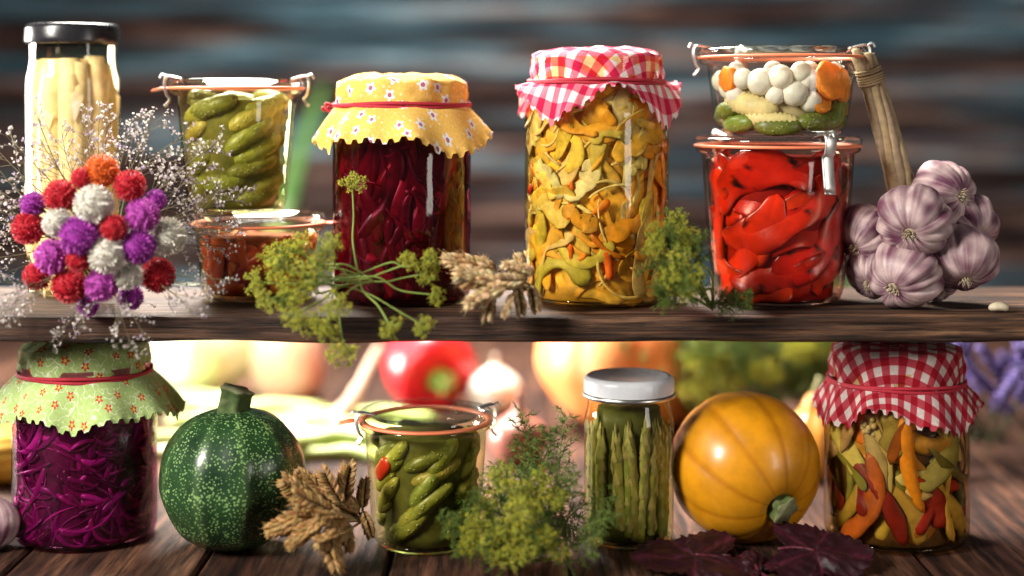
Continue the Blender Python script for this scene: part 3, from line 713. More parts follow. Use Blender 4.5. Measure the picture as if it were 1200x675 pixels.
for i, (px, py, k, s) in enumerate(globes):
    p = P(px, py, gy(px, py)) - off
    mb.tube(path([p, lerp(p, root_pt, .5) + V((0, .012, .004)), root_pt + V((rnd.uniform(-.008, .008), .012, 0))], 4), .0009, 5, col=(.12, .16, .06))
mb.obj('stems', LEAF, BQ)
def spray(seed):
    rd = random.Random(seed); mb = MB(); L = .06
    def fl(p):
        k = 5; r = rd.uniform(.0008, .0016); d = V((rd.gauss(0, 1), rd.gauss(0, 1), rd.gauss(0, 1) + .8)).normalized(); a = d.orthogonal().normalized(); b = d.cross(a)
        c = rd.choice([(.66, .62, .60), (.6, .54, .55), (.36, .28, .42), (.74, .7, .65), (.5, .43, .42)])
        for j in range(k):
            th = 2 * PI * j / k; q = a * math.cos(th) + b * math.sin(th); s2 = d.cross(q)
            mb.add([p, p + q * r * .6 + s2 * r * .4 + d * r * .4, p + q * r + d * r * .7, p + q * r * .6 - s2 * r * .4 + d * r * .4], [(0, 1, 2), (0, 2, 3)], c)
    main = path([V((0, 0, 0)), V((rd.uniform(-.004, .004), rd.uniform(-.004, .004), L * .5)), V((rd.uniform(-.01, .01), rd.uniform(-.008, .008), L))], 8)
    mb.tube(main, [.0005 - .00025 * i / len(main) for i in range(len(main))], 4, col=(.15, .13, .07))
    for j in range(10):
        i = int(lerp(4, len(main) - 1, j / 9)); p = main[i]; a = rd.uniform(0, 6.28); l2 = lerp(.022, .008, j / 9) * rd.uniform(.8, 1.25)
        d = V((math.cos(a), math.sin(a), rd.uniform(.7, 1.3))).normalized()
        br = path([p, p + d * l2 * .5 + V((0, 0, .001)), p + d * l2 + V((rd.uniform(-1, 1), rd.uniform(-1, 1), 0)) * .002], 3)
        mb.tube(br, .00022, 3, col=(.17, .14, .09))
        for q in range(6):
            b0 = br[rd.randint(2, len(br) - 1)]; d2 = (d + V((rd.uniform(-1, 1), rd.uniform(-1, 1), rd.uniform(-.5, 1)))).normalized(); e = b0 + d2 * rd.uniform(.0018, .0055)
            mb.tube([b0, e], .00017, 3, col=(.2, .17, .11)); fl(e)
    return mb.mesh('flower_spray', PETAL, False)
SP = [spray(100 + i) for i in range(6)]
for i in range(48):
    th = 2 * PI * (i * .618 % 1); s, c = math.sin(th), math.cos(th)
    if s < -.25:
        if i % 3 == 0: continue
        p0 = P(118 + 80 * c, 315 + 15 * -s, -.076); d = V((c * 1.3, -.2 - .2 * rnd.random(), s * .7)); sca = rnd.uniform(.45, .72)
    else:
        p0 = P(118 + 55 * c, 275 - 48 * s, rnd.uniform(-.055, -.03)); d = V((c, rnd.uniform(-.3, .1), s)); sca = rnd.uniform(.7, .98) * (1 + .1 * max(0, c))
    place('flower_spray', SP[i % 6], BQ, orient(p0 - off, d, rnd.uniform(0, 6), sca))
for i in range(6):
    a = rnd.uniform(0, 6.28); rr = rnd.uniform(75, 98); px, py = 118 + rr * math.cos(a), 275 + rr * math.sin(a)
    p0 = P(px, py, gy(px, py) + .022); place('flower_spray', SP[i % 6], BQ, orient(p0 - off, V((math.cos(a), -.9, -math.sin(a))), rnd.uniform(0, 6), rnd.uniform(.4, .6)))

# ------------------------------------------------------------------ dill, wheat
def umbel(seed):
    rd = random.Random(seed); mb = MB()
    for i in range(18):
        a = i * 2.4; t = math.sqrt((i + .5) / 18) * 1.2; d = V((math.sin(t) * math.cos(a), math.sin(t) * math.sin(a), math.cos(t))); L = .0115 * rd.uniform(.6, 1.2)
        e = d * L; mb.tube([V((0, 0, 0)), e * .5 + V((0, 0, .001)), e], .00026, 4, col=(.3, .36, .07))
        for j in range(16):
            q = e + V((rd.gauss(0, 1), rd.gauss(0, 1), rd.gauss(0, 1))).normalized() * rd.uniform(.0008, .0038)
            mb.tube([e, q], .00015, 3, col=(.3, .34, .06)); mb.octa(q, rd.uniform(.0004, .0008), jc(rd.choice([(.58, .54, .05), (.66, .56, .06), (.36, .42, .06), (.48, .5, .06)]), rd))
    return mb.mesh('umbel', LEAF, False)
UM = [umbel(200 + i) for i in range(4)]
def feather(seed, c1=(.06, .11, .022), c2=(.20, .27, .05)):
    rd = random.Random(seed); mb = MB(); L = .055
    main = path([V((0, 0, 0)), V((rd.uniform(-.005, .005), rd.uniform(-.004, .004), L * .5)), V((rd.uniform(-.014, .014), rd.uniform(-.01, .01), L))], 8)
    mb.tube(main, [.0008 - .0005 * i / len(main) for i in range(len(main))], 5, col=(.22, .3, .08))
    for j in range(15):
        i = int(lerp(2, len(main) - 1, j / 14)); p = main[i]; a = j * 2.2 + rd.uniform(-.5, .5); l2 = lerp(.024, .01, j / 14) * rd.uniform(.8, 1.2)
        d = V((math.cos(a), math.sin(a), rd.uniform(.3, 1.0))).normalized(); br = path([p, p + d * l2 * .5 + V((0, 0, .0015)), p + d * l2 - V((0, 0, .001))], 4)
        mb.tube(br, .0003, 3, col=lc(c1, c2, .5))
        for q in range(18):
            b0 = br[rd.randint(1, len(br) - 1)]; d2 = (d * .7 + V((rd.uniform(-1, 1), rd.uniform(-1, 1), rd.uniform(-.8, 1)))).normalized(); l3 = rd.uniform(.003, .008)
            mb.tube([b0, b0 + d2 * l3 * .6, b0 + d2 * l3 + V((0, 0, -.0006))], [.00034, .0003, .0001], 3, col=lc(c1, c2, rd.random()))
    return mb.mesh('dill_frond', LEAF, False)
FE = [feather(300 + i) for i in range(5)]
def dill_thing(label, loc, umbels, fronds, stem_from, stems_r=.0009, cat='dill'):
    r = thing('dill_sprig', label, cat, loc); o = V(loc)
    for i, (p, d, s) in enumerate(umbels):
        d = V(d); u = place('umbel', UM[rnd.randrange(4)], r, orient(p - o, d, rnd.uniform(0, 6), s)); mb = MB(); dn = d.normalized()
        sf = stem_from[i % len(stem_from)] if isinstance(stem_from, list) else stem_from
        mb.tube(path([sf - o, lerp(sf, p, .35) - o + V((rnd.uniform(-.006, .006), 0, rnd.uniform(-.003, .006))), lerp(sf, p, .75) - o - dn * .004, p - o], 6), stems_r * rnd.uniform(.7, 1.1), 6, col=(.24, .32, .07)); mb.obj('stem', LEAF, r)
    for (p, d, s) in fronds: place('dill_frond', FE[rnd.randrange(5)], r, orient(p - o, d, rnd.uniform(0, 6), s))
    return r
f0 = P(420, 322, -.075)
um = [(P(335, 318, -.085), (-.7, -.6, .3), .95), (P(308, 332, -.08), (-1, -.6, 0), .8), (P(352, 296, -.08), (-.4, -.6, .7), .95), (P(375, 312, -.09), (.1, -.8, .5), .85), (P(413, 222, -.05), (.1, -.5, 1), .8), (P(345, 345, -.09), (-.6, -.8, -.3), .9), (P(372, 372, -.098), (-.2, -.7, -.8), .9), (P(402, 402, -.098), (0, -.6, -1), .95), (P(455, 378, -.097), (.5, -.7, -.7), .7), (P(490, 378, -.097), (.8, -.6, -.6), .7), (P(492, 322, -.08), (.9, -.5, .3), .85), (P(505, 345, -.085), (1, -.5, -.1), .6), (P(325, 305, -.075), (-.6, -.5, .6), .8), (P(388, 292, -.085), (.0, -.6, 1), .7), (P(350, 366, -.1), (-.6, -.8, -.6), .75), (P(475, 310, -.085), (.6, -.6, .7), .6), (P(318, 350, -.09), (-.8, -.7, -.4), .7), (P(395, 355, -.1), (0, -1, -.2), .8), (P(360, 330, -.095), (-.3, -1, .2), .95), (P(385, 382, -.1), (0, -.8, -.8), .7), (P(500, 305, -.08), (.9, -.5, .6), .55)]
fr = []
for i in range(8):
    p = P(rnd.uniform(335, 415), rnd.uniform(300, 352), rnd.uniform(-.085, -.07)); p.z = max(p.z, ZS + .003); fr.append((p, (rnd.uniform(-1, .5), -.5, rnd.uniform(-.2, .6)), rnd.uniform(.3, .45)))
dill_thing('yellow green flowering dill hanging over the shelf edge below the beetroot jar', (f0.x, -.05, ZS), um, fr, [f0, P(405, 335, -.08), P(438, 330, -.078), P(385, 330, -.085)], .0006)
f1 = P(835, 362, -.062)
um = [(P(*q), (rnd.uniform(-.8, .4), -.8, rnd.uniform(.2, 1)), rnd.uniform(.55, .85)) for q in [(772, 292, -.085), (795, 305, -.09), (785, 330, -.09), (808, 280, -.08), (798, 262, -.075), (772, 275, -.08), (815, 325, -.09), (805, 345, -.09)]]
fr = []
for i in range(36):
    p = P(rnd.uniform(785, 826), rnd.uniform(285, 360), rnd.uniform(-.085, -.06)); p.z = max(p.z, ZS + .004)
    fr.append((p, (rnd.uniform(-.6, .3), rnd.uniform(-.7, .1), rnd.uniform(.0, .9)), rnd.uniform(.34, .5)))
for i in range(5): fr.append((f1 + V((-.004, -.004, .004)), (1, -.3, rnd.uniform(0, .2)), .45))
dill_thing('small bushy dill sprig leaning against the red pepper jar on the shelf', (f1.x - .015, -.06, ZS), um, fr, f1)
f2 = P(612, 655, -.05)
um = [(P(*q), (rnd.uniform(-.6, .6), -.8, rnd.uniform(.1, 1)), rnd.uniform(.6, .9)) for q in [(568, 590, -.09), (588, 620, -.1), (562, 615, -.095), (600, 580, -.095), (625, 600, -.1), (640, 630, -.105), (582, 560, -.085), (652, 590, -.09), (552, 640, -.095), (615, 640, -.105), (595, 655, -.1), (636, 570, -.085), (574, 640, -.1), (655, 650, -.1), (605, 605, -.105)]]
fr = []
for i in range(84):
    a = rnd.uniform(-1.15, 1.15); rr = rnd.uniform(.0, .044); p = f2 + V((math.sin(a) * rr, rnd.uniform(-.04, .015), math.cos(a) * rr)); p.z = max(p.z, .005)
    fr.append((p, (math.sin(a) * .9 + rnd.uniform(-.3, .3), rnd.uniform(-.8, .2), max(.05, math.cos(a)) + rnd.uniform(-.1, .1)), rnd.uniform(.38, .58)))
for i in range(5): fr.append((P(rnd.uniform(605, 655), rnd.uniform(545, 570), -.055), (rnd.uniform(-.2, .6), -.1, 1), rnd.uniform(.5, .75)))
dill_thing('dense bunch of dill on the tabletop between gherkin and asparagus jars', (f2.x, -.05, 0), um, fr, f2)
def ear(seed, tone=(1, 1, 1)):
    rd = random.Random(seed); mb = MB(); L = .042; ns = 24
    ax = path([V((0, 0, 0)), V((.0015, 0, L * .5)), V((.005, 0, L))], 12)
    mb.tube(ax, .0008, 5, col=(.4, .28, .13))
    for i in range(ns):
        p = ax[int(i / ns * (len(ax) - 1))]; sd = 1 if i % 2 else -1; k = 1.25 - .5 * max(0, (i / ns - .6) / .4) - .25 * max(0, (.2 - i / ns) / .2)
        for j in (-1, -.3, .4, 1):
            d = V((sd * .75 + rd.uniform(-.15, .15), j * .7 + rd.uniform(-.15, .15), 1)).normalized(); l = .0105 * k * rd.uniform(.85, 1.15); c = jc(tuple(x * q for x, q in zip(rd.choice([(.6, .42, .22), (.7, .52, .3), (.42, .27, .12)]), tone)), rd, .25)
            b = p + V((sd * .0008, j * .0008, 0)); mb.tube([b, b + d * l * .25, b + d * l * .55, b + d * l * .82, b + d * l + V((0, 0, .001))], [.0006, .0019 * k, .0021 * k, .0013 * k, .0002], 6, col=c, colf=lambda t, kk, pp, c=c: lc(tuple(x * .45 for x in c), c, min(1, t * 1.6)))
            if rd.random() < .3: mb.tube([b + d * l * .9, b + d * l * 1.4 + V((0, 0, .002))], [.00025, .0001], 3, col=c)
    return mb.mesh('wheat_ear', DRY)
EA = [ear(400 + i) for i in range(4)]; EB = [ear(410 + i, (.74, .62, .46)) for i in range(4)]
def wheat(label, loc, ears, stalk_to, meshes):
    r = thing('wheat_bunch', label, 'wheat', loc); o = V(loc)
    for (a, b, s) in ears:
        d = b - a; place('wheat_ear', meshes[rnd.randrange(4)], r, orient(a - o, d, rnd.uniform(0, 6), d.length / .047 * s))
        mb = MB(); mb.tube(path([a - o, lerp(a, stalk_to, .5) - o - d * .05, stalk_to - o], 4), .0009, 6, col=(.42, .3, .15)); mb.obj('stalk', DRY, r)
h = P(622, 338, -.06)
wheat('small bunch of dry wheat ears on the shelf left of the tall yellow jar', (h.x, -.06, ZS),
      [(P(580, 315, -.075), P(520, 304, -.085), 1), (P(590, 335, -.085), P(530, 324, -.095), 1), (P(575, 340, -.085), P(574, 378, -.09), 1), (P(562, 335, -.08), P(568, 300, -.075), 1), (P(605, 335, -.08), P(615, 370, -.085), 1), (P(592, 335, -.09), P(545, 355, -.1), 1), (P(612, 335, -.075), P(606, 296, -.07), 1), (P(622, 335, -.075), P(632, 366, -.08), 1), (P(615, 330, -.085), P(570, 328, -.092), 1), (P(625, 320, -.08), P(590, 308, -.085), 1), (P(600, 345, -.09), P(590, 372, -.095), 1)], h, EA)
h = P(425, 610, -.035)
wheat('bunch of brown wheat ears on the tabletop right of the round zucchini', (h.x, -.05, 0),
      [(P(378, 590, -.07), P(325, 566, -.08), 1), (P(380, 600, -.08), P(310, 622, -.09), 1), (P(385, 618, -.085), P(392, 672, -.092), 1), (P(378, 610, -.088), P(335, 640, -.098), 1), (P(395, 585, -.06), P(345, 552, -.065), 1), (P(402, 590, -.055), P(405, 542, -.06), 1), (P(400, 605, -.075), P(350, 600, -.09), 1.1), (P(405, 612, -.07), P(412, 648, -.08), 1), (P(420, 600, -.05), P(375, 575, -.06), 1.1), (P(425, 600, -.055), P(438, 630, -.06), 1), (P(400, 590, -.065), P(372, 552, -.07), 1), (P(410, 620, -.08), P(372, 640, -.095), 1.1), (P(390, 600, -.085), P(345, 585, -.095), 1.1), (P(425, 595, -.05), P(425, 560, -.05), 1), (P(405, 610, -.085), P(385, 610, -.1), 1.4)], h, EB)

# ------------------------------------------------------------------ garlic
def garlic_mesh(seed, R=.021):
    rd = random.Random(seed); nl = rd.choice((6, 7, 8)); ph = rd.uniform(0, 6); mb = MB()
    pr = smoothp([(0, -.66), (.10, -.66), (.2, -.75), (.45, -.75), (.74, -.58), (.94, -.28), (1, .02), (.95, .3), (.8, .56), (.58, .8), (.38, 1.0), (.26, 1.25), (.2, 1.5), (.17, 1.7), (0, 1.72)], 5)
    pr = [(max(0, r) * R, z * R) for r, z in pr]
    am = [rd.uniform(.5, 1.6) for _ in range(12)]
    def rf(u, v, r, z):
        uu = u + .4 * math.sin(2 * u + ph) + .2 * math.sin(3 * u + seed)
        a = .2 * math.sin(min(1, max(0, (v - .05) / .65)) * PI); q = nl * uu / 2 + ph
        k = am[int(math.floor(q / PI + .5)) % 12]
        return r * (1 + a * k * (abs(math.cos(q)) ** .7 - .7) + .11 * nz(V((math.cos(u) * 1.6, math.sin(u) * 1.6, v * 3 + seed))) + .025 * nz(V((math.cos(u) * 7, math.sin(u) * 7, v * 6 + seed))))
    def cf(u, v, r, z):
        x, y = r * math.cos(u) / R, r * math.sin(u) / R
        s = nz(V((x * 2.2, y * 2.2, z / R * 2.2 + seed * 3))) + .5 * nz(V((math.cos(u) * 8, math.sin(u) * 8, v * 2 + seed)))
        f = nz(V((math.cos(u) * 22, math.sin(u) * 22, v * 2 + seed)))
        w = lc((.60, .44, .43), (.15, .05, .09), cl(.48 + s * .9 + .3 * f)); w = lc(w, (.66, .56, .48), max(0, 1 - v * 9) * .7 + max(0, (v - .72) * 2.4))
        return w
    mb.lathe(pr, 120, rf, cf); return mb.mesh('garlic_bulb', GARL)
def root_mesh():
    rd = random.Random(5); mb = MB(); mb.lathe([(0, -.0012), (.0032, -.0008), (.0042, .0006), (0, .001)], 16, col=(.42, .32, .22))
    for i in range(26):
        a = rd.uniform(0, 6.28); r = rd.uniform(.0005, .0036); p = V((r * math.cos(a), r * math.sin(a), -.0005)); mb.tube([p, p * 1.25 + V((0, 0, -.0018)), p * 1.5 + V((rd.uniform(-.001, .001), 0, -.003))], .0003, 4, col=jc((.5, .4, .28), rd))
    return mb.mesh('root_tuft', DRY)
GA = [garlic_mesh(500 + i) for i in range(6)]; RTm = root_mesh()
gc = P(1078, 272, .02); gl = V((gc.x, 0, ZS))
GB = thing('garlic_bunch', 'bunch of purple striped garlic bulbs with tied dry stalks on the shelf', 'garlic', gl)
for i, (px, py, y, r, tw) in enumerate([(1071, 258, -.045, 43, (.4, .3, .9)), (1105, 228, -.018, 40, (-.6, 0, .5)), (1136, 262, -.016, 35, (.1, .2, .8)), (1128, 303, -.035, 41, (.3, -.2, 1.0)), (1060, 322, -.04, 42, (.9, .2, .5)), (1015, 275, -.014, 36, (.4, 0, .9)), (1024, 318, -.014, 33, (0, .1, .3)), (1098, 335, -.01, 26, (0, 0, 0)), (1092, 290, -.005, 32, (0, 0, 0))]):
    p = P(px, py, y); k = r * S * (D + y) / D / .021; d = gc - p; d = d.normalized() + V((0, .35, .1)) + V(tw)
    p.z = max(p.z, ZS + .0165 * k + .003)
    b = place('garlic_bulb', GA[i % 6], GB, orient(p - gl, d, rnd.uniform(0, 6), k)); place('root_tuft', RTm, b, Matrix.Translation((0, 0, -.0147)))
mb = MB(); top = P(1012, 66, -.018); bot = P(1064, 250, -.005); q1 = P(1043, 165, -.012)
for i in range(9):
    a = i * 2 * PI / 9; pts = []
    for j in range(17):
        t = j / 16; c = V(smoothp([tuple(bot), tuple(q1), tuple(top)], 8)[j]); rr = lerp(.0068, .0045, t) * (.6 if i == 8 else 1) * (1 + .35 * max(0, t - .88) * 8 * (i % 3) / 2)
        aa = a + t * 1.5; pts.append(c - gl + V((rr * math.cos(aa), rr * math.sin(aa) * .8, 0)))
    if i % 2: pts.append(pts[-1] + (pts[-1] - pts[-2]) * rnd.uniform(.4, 1.2))
    m = len(pts); cc = jc((.26, .16, .08), rnd, .4); mb.tube(pts, [lerp(.0042, .0024, j / m) for j in range(m)], 8, None, 1, jit=.35, jf=170, colf=lambda t, k, p, cc=cc: lc(cc, (.52, .4, .26), max(0, .5 + .8 * nz(V((k * 9, t * 5, cc[0] * 90)))) * .6))
sb = mb.obj('stalk_bundle', DRY, GB)
mb = MB()
for tz, n2 in ((.86, 4), (.9, 2)):
    i = int(tz * 16); c = V(smoothp([tuple(bot), tuple(q1), tuple(top)], 8)[i]) - gl; ax = (top - q1).normalized(); e1 = ax.orthogonal().normalized(); e2 = ax.cross(e1)
    for j in range(n2): mb.tube([c + ax * .0016 * j + (e1 * math.cos(2 * PI * q / 20) + e2 * math.sin(2 * PI * q / 20)) * .0078 for q in range(21)], .0009, 6)
mb.obj('twine', TWINE, sb)
def loose_garlic(label, px, py, y, r, z, d):
    k = r * S / .021; g = thing('garlic_bulb', label, 'garlic', (X(px, y), y, z)); b = place('bulb_skin', GA[1], g, orient(V((0, 0, .0162 * k)), d, 1.0, k)); place('root_tuft', RTm, b, Matrix.Translation((0, 0, -.0147)))
loose_garlic('garlic bulb at the left edge beside the purple cabbage jar', -14, 615, -.03, 34, 0, (-.3, .4, 1))
mb = MB(); mb.tube(path([V((-.006, 0, .002)), V((0, -.001, .0035)), V((.006, 0, .0018))], 5), capsule(11, .0026), 10, col=(.75, .64, .45))
c = mb.obj('garlic_clove', GARL, M=Matrix.Translation((X(1170, -.055), -.055, ZS))); tag(c, 'single peeled garlic clove on the shelf end right of the garlic bunch', 'garlic clove')

# ------------------------------------------------------------------ dark red leaves
def leaf_mesh(seed, R=.05):
    rd = random.Random(seed); mb = MB(); nt_, nr_ = 180, 14; vs = [V((0, 0, 0))]; cs = [(.045, .006, .013)]
    for j in range(1, nr_ + 1):
        t = j / nr_
        for k in range(nt_):
            a = -PI + 2 * PI * k / nt_
            lob = .62 + .38 * abs(math.cos(a * 1.25)) ** 1.4; lob *= 1 - .55 * max(0, (abs(a) - 2.5) / .64); ser = 1 + .09 * ((k % 6) / 5 - .5)
            r = R * t * lob * (ser if t > .85 else 1)
            vein = min(abs(math.sin(a * 2.5)) * 2.0, 1); z = -.0014 * (1 - vein) * t + .004 * nz(V((math.cos(a) * t * 1.8, math.sin(a) * t * 1.8, seed))) + .0016 * nz(V((math.cos(a) * t * 7, math.sin(a) * t * 7, seed))) - .002 * t * t * (.5 + .5 * math.sin(a * 2 + seed))
            vs.append(V((r * math.cos(a), r * math.sin(a), z))); cs.append(lc((.06, .008, .018), lc((.012, .002, .004), (.03, .004, .009), .5 + .5 * nz(V((a * 2, t * 5, seed)))), min(1, vein * 1.6)))
    fs = [(0, 1 + k, 1 + (k + 1) % nt_) for k in range(nt_)]
    for j in range(nr_ - 1):
        a = 1 + j * nt_
        for k in range(nt_): k2 = (k + 1) % nt_; fs.append((a + k, a + nt_ + k, a + nt_ + k2, a + k2))
    mb.add(vs, fs, cs); return mb
for i, (px, y, z, rz, tx, ty, R, lab) in enumerate([(815, -.066, .0075, PI * 1.05, .2, .03, .038, 'dark red leaf lying below the yellow squash, leftmost of the red leaves'), (955, -.068, .0105, -.25, .38, -.06, .034, 'dark red leaf lying in front of the mixed pepper jar, rightmost of the red leaves'), (885, -.072, .003, PI * .6, .05, -.04, .022, 'dark red leaf lying flat under the squash stem, the middle red leaf')]):
    r = thing('red_leaf', lab, 'leaf', (X(px, y), y, 0), group=None); lo = leaf_mesh(600 + i, R)
    M = Matrix.Translation((0, 0, z)) @ Matrix.Rotation(tx, 4, 'X') @ Matrix.Rotation(ty, 4, 'Y') @ Matrix.Rotation(rz, 4, 'Z')
    b = lo.obj('blade', REDLEAF, r, M=M); mb = MB(); mb.tube(path([V((0, 0, .0)), V((-.012, .002, -.001)), V((-.022, .0, -.002))], 4), .0011, 6, col=(.09, .015, .026)); mb.obj('leaf_stalk', REDLEAF, r, M=M)

# ------------------------------------------------------------------ blurred background produce
def veg_on_table(name, label, cat, px, y, prof, n, rf, colf, mat, part='skin', rot=None, base_z=0):
    r = thing(name, label, cat, (X(px, y), y, base_z)); mb = MB(); mb.lathe(prof, n, rf, colf); mb.obj(part, mat, r, M=rot); return r
r = veg_on_table('pumpkin', 'large orange pumpkin in the background behind the asparagus jar', 'pumpkin', 740, .34, [(a, b + .06) for a, b in squash_prof(.080, .061, .2)], 96, lambda u, v, r, z: r * (1 + .04 * abs(math.cos(5 * u)) ** .7 - .02), lambda u, v, r, z: lc((.78, .21, .05), (.82, .28, .085), abs(math.cos(5 * u))), ROUGHV)
stem_part(r, Matrix.Translation((0, 0, .103)), .009, .022, .9, (.16, .13, .06))
PM = Matrix.Translation((0, 0, .039)) @ V((.35, -.75, -.25)).to_track_quat('Z', 'Y').to_matrix().to_4x4() @ Matrix.Scale(.95, 4)
r = veg_on_table('bell_pepper', 'glossy red bell pepper in the background above the small gherkin jar', 'pepper', 500, .42, smoothp([(0, -.038), (.018, -.040), (.03, -.034), (.039, -.01), (.042, .014), (.036, .031), (.022, .036), (.01, .031), (0, .029)], 5), 72, lambda u, v, r, z: r * (1 + .08 * abs(math.cos(2 * u)) - .04), lambda u, v, r, z: (.7, .015, .025), WAXY, rot=PM)
stem_part(r, PM @ Matrix.Translation((0, 0, .028)), .009, .02, 1.6, (.3, .5, .1))
veg_on_table('white_onion', 'small white onion in the background right of the bell pepper', 'onion', 580, .4, smoothp([(0, 0), (.014, .001), (.023, .013), (.022, .026), (.011, .036), (.003, .042), (.002, .05), (0, .05)], 5), 32, None, lambda u, v, r, z: (.82, .77, .68), ROUGHV, 'bulb')
veg_on_table('red_onion', 'reddish onion in the background between gherkin jar and pumpkin', 'onion', 607, .20, smoothp([(0, 0), (.014, .001), (.023, .014), (.021, .028), (.01, .037), (.003, .044), (.002, .054), (0, .054)], 5), 40, None, lambda u, v, r, z: lc((.26, .04, .05), (.4, .17, .12), abs(math.sin(9 * u))), WAXY, 'bulb')
veg_on_table('butternut_squash', 'pale cream squash in the background above the round zucchini', 'squash', 336, .46, smoothp([(0, 0), (.022, .001), (.034, .02), (.033, .045), (.026, .068), (.015, .08), (0, .082)], 5), 48, None, lambda u, v, r, z: (.84, .60, .40), ROUGHV)
r = veg_on_table('white_cabbage', 'pale cabbage head in the left background behind the cloth-covered jar', 'cabbage', 222, .46, smoothp([(0, 0), (.03, .002), (.056, .03), (.058, .06), (.042, .088), (.018, .1), (0, .102)], 5), 64, lambda u, v, r, z: r * (1 + .07 * math.sin(5 * u + v * 3)), lambda u, v, r, z: lc((.86, .84, .66), (.70, .78, .42), .5 + .5 * math.sin(5 * u + v * 3)), ROUGHV, 'leaves')
r = veg_on_table('gourd', 'small orange gourd in the background beside the yellow squash', 'gourd', 958, .16, smoothp([(0, 0), (.016, .001), (.027, .018), (.025, .036), (.013, .05), (.008, .06), (0, .062)], 5), 48, lambda u, v, r, z: r * (1 + .05 * math.cos(8 * u)), lambda u, v, r, z: (.45, .18, .022), WAXY)
stem_part(r, Matrix.Translation((0, 0, .06)), .004, .014, .6, (.2, .18, .08))
cr = thing('corn_cob', 'yellow corn cob at the left edge behind the purple cabbage jar', 'corn', (X(2, .14), .14, .02)); mb = MB()
mb.lathe(smoothp([(0, -.07), (.014, -.065), (.019, -.03), (.019, .02), (.012, .06), (0, .072)], 10), 64, lambda u, v, r, z: r * (1 + .06 * abs(math.cos(8 * u)) + .05 * abs(math.sin(z * 700))), lambda u, v, r, z: (.78, .45, .05)); mb.obj('kernels', WAXY, cr, M=Matrix.Rotation(PI / 2 * .9, 4, 'Y') @ Matrix.Rotation(.2, 4, 'X'))
for i in range(18):
    px = 195 + i * 14.5 + rnd.uniform(-10, 10); y = .17 + .2 * rnd.random(); mb = MB(); nn = 14; L = rnd.uniform(.08, .12)
    pts = [V((L * (t / (nn - 1) - .5), .02 * math.sin(PI * t / (nn - 1)), .0055 + .001 * math.sin(t))) for t in range(nn)]
    mb.tube(pts, [x * (1 + .07 * math.sin(j * 1.9)) for j, x in enumerate(capsule(nn, .0056, 6))], 10, col=jc((.42, .50, .15) if i % 3 else (.66, .66, .36), rnd))
    b = mb.obj('bean_pod', ROUGHV, M=Matrix.Translation((X(px, y), y, .0 + .009 * (i % 2))) @ Matrix.Rotation(rnd.uniform(-.6, .6), 4, 'Z')); tag(b, 'pale green bean pod lying in the blurred background behind the round zucchini', 'bean', 'bean pods scattered behind the round zucchini')
lk = thing('leek', 'leek with long green leaves leaning on the back wall behind the gherkin jar', 'leek', (X(255, .55), .55, 0)); o = V((X(255, .55), .55, 0))
a = V((0, 0, .016)); b = P(345, 225, .80) - o
mb = MB(); mb.tube([lerp(a, b, t / 8) for t in range(9)], [.012, .016, .015, .0135, .0125, .011, .0105, .010, .010], 20, colf=lambda t, k, p: lc((.8, .78, .66), (.06, .11, .025), cl((t - .3) * 2.2))); mb.obj('shaft', ROUGHV, lk)
for i, (px, py, yy) in enumerate([(382, 98, .87), (362, 150, .86), (340, 215, .875)]):
    e = P(px, py, yy) - o; mb = MB(); st = lerp(a, b, .85); pts = path([st, lerp(st, e, .5) + V((0, -.01, .01)), e], 6)
    mb.tube(pts, [lerp(.010, .003, (j / (len(pts) - 1)) ** 2) for j in range(len(pts))], 10, [V((0, -1, .3))] * len(pts), .12, (.04, .10, .02)); mb.obj('leaf', DRY, lk)
sk = thing('dry_onion_stalk', 'dry pinkish stalk in the background left of the bell pepper', 'stalk', (X(405, .3), .3, 0)); mb = MB(); o = V((X(405, .3), .3, 0))
mb.tube(path([V((-.02, 0, .006)), V((.0, .02, .02)), P(445, 405, .38) - o], 8), [.011 - .0005 * j for j in range(17)], 10, col=(.5, .33, .24), jit=.2, jf=80); mb.obj('stalk', DRY, sk)
for (px, y, n, wd, lab) in [(905, .28, 40, .075, 'dark green herb bunch in the background behind the yellow squash'), (1010, .36, 22, .05, 'green herb bunch in the right background behind the checked cloth jar')]:
    r = thing('herb_bunch', lab, 'herbs', (X(px, y), y, 0))
    for i in range(n):
        p = V((rnd.uniform(-wd, wd), rnd.uniform(-.03, .03), rnd.uniform(.005, .05))); place('herb_frond', FE[i % 5], r, orient(p, (rnd.uniform(-1, 1), rnd.uniform(-.5, .5), rnd.uniform(.3, 1.2)), rnd.uniform(0, 6), rnd.uniform(1.0, 1.5)))
    for i in range(8): place('umbel', UM[i % 4], r, orient(V((rnd.uniform(-wd, wd), -.03, rnd.uniform(.04, .09))), (0, -.5, 1), 0, 1.3))
def lav(seed):
    rd = random.Random(seed); mb = MB(); mb.tube([V((0, 0, 0)), V((.001, 0, .05)), V((.003, 0, .1))], .0008, 5, col=(.14, .18, .09))
    for i in range(60):
        z = .05 + .055 * i / 60; a = i * 2.4; r = .0045 * (1 - .5 * i / 60); mb.octa((r * math.cos(a), r * math.sin(a), z), .0026, jc(rd.choice([(.17, .125, .35), (.24, .18, .42), (.1, .07, .22)]), rd))
    return mb.mesh('lavender_spike', PETAL)
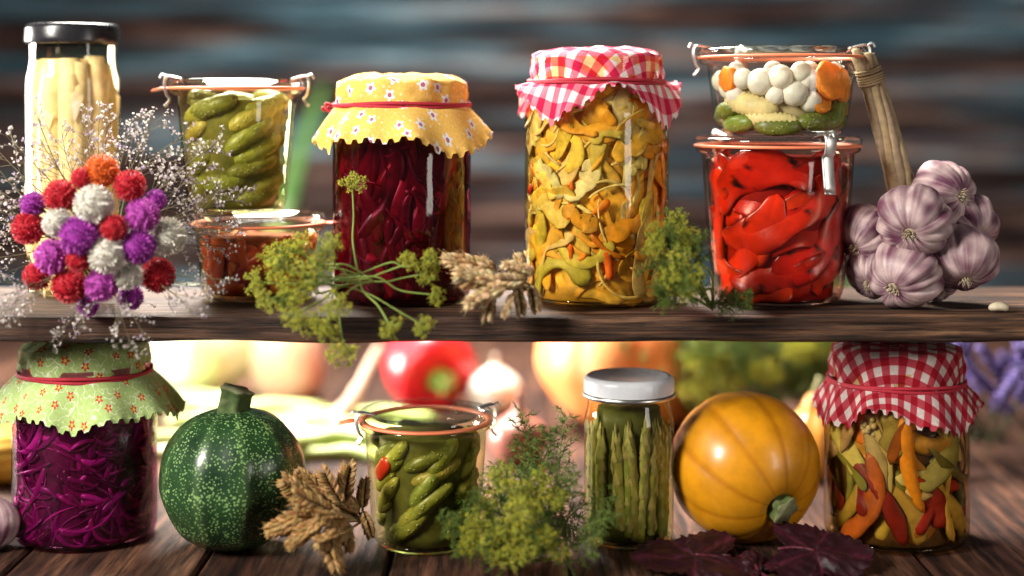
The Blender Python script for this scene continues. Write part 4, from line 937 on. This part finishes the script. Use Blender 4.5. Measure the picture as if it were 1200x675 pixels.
LV = [lav(1), lav(2)]
r = thing('lavender_bunch', 'bunch of purple lavender in the right background', 'lavender', (X(1185, .2), .2, 0))
for i in range(44):
    p = V((rnd.uniform(-.05, .06), rnd.uniform(-.03, .04), rnd.uniform(.004, .03))); place('lavender_spike', LV[i % 2], r, orient(p, (rnd.uniform(-.7, .5), rnd.uniform(-.6, .3), rnd.uniform(.35, 1)), rnd.uniform(0, 6), rnd.uniform(.7, 1.0)))

# ------------------------------------------------------------------ camera and light
cd = bpy.data.cameras.new('camera'); cam = bpy.data.objects.new('camera', cd); COL.objects.link(cam)
cam.location = (0, -D, H); cam.rotation_euler = (PI / 2, 0, 0); cd.lens = 54; cd.sensor_width = 36
cd.shift_y = -(337.5 - 120) / 1200; cd.clip_start = .02; cd.clip_end = 50
cd.dof.use_dof = True; cd.dof.focus_distance = D - .04; cd.dof.aperture_fstop = 1.8
sc.camera = cam
def area(name, loc, target, size, power, col, sy=None, spread=None):
    l = bpy.data.lights.new(name, 'AREA'); l.size = size; l.energy = power; l.color = col
    if sy: l.shape = 'RECTANGLE'; l.size_y = sy
    if spread: l.spread = math.radians(spread)
    o = bpy.data.objects.new(name, l); COL.objects.link(o); o.location = loc
    o.rotation_euler = (V(target) - V(loc)).to_track_quat('-Z', 'Y').to_euler(); return o
area('key_lamp', (-.85, -.7, .72), (0, 0, .14), .28, 33, (1, .95, .87), .45)
area('fill_lamp', (1.0, -.9, .30), (.1, 0, .1), .24, 4.6, (1, .92, .82), .6)
area('back_lamp', (-.3, .62, 1.0), (.0, .22, .05), .45, 32, (1, .94, .85), None, 100)
area('low_back_lamp', (-1.0, .40, .30), (0, .33, .05), .35, 18, (1, .95, .87), None, 90)
w = bpy.data.worlds.new('World'); sc.world = w; w.use_nodes = True
w.node_tree.nodes['Background'].inputs[0].default_value = (.8, .87, 1, 1); w.node_tree.nodes['Background'].inputs[1].default_value = .085
sc.view_settings.view_transform = 'Standard'; sc.view_settings.look = 'None'; sc.view_settings.exposure = 0
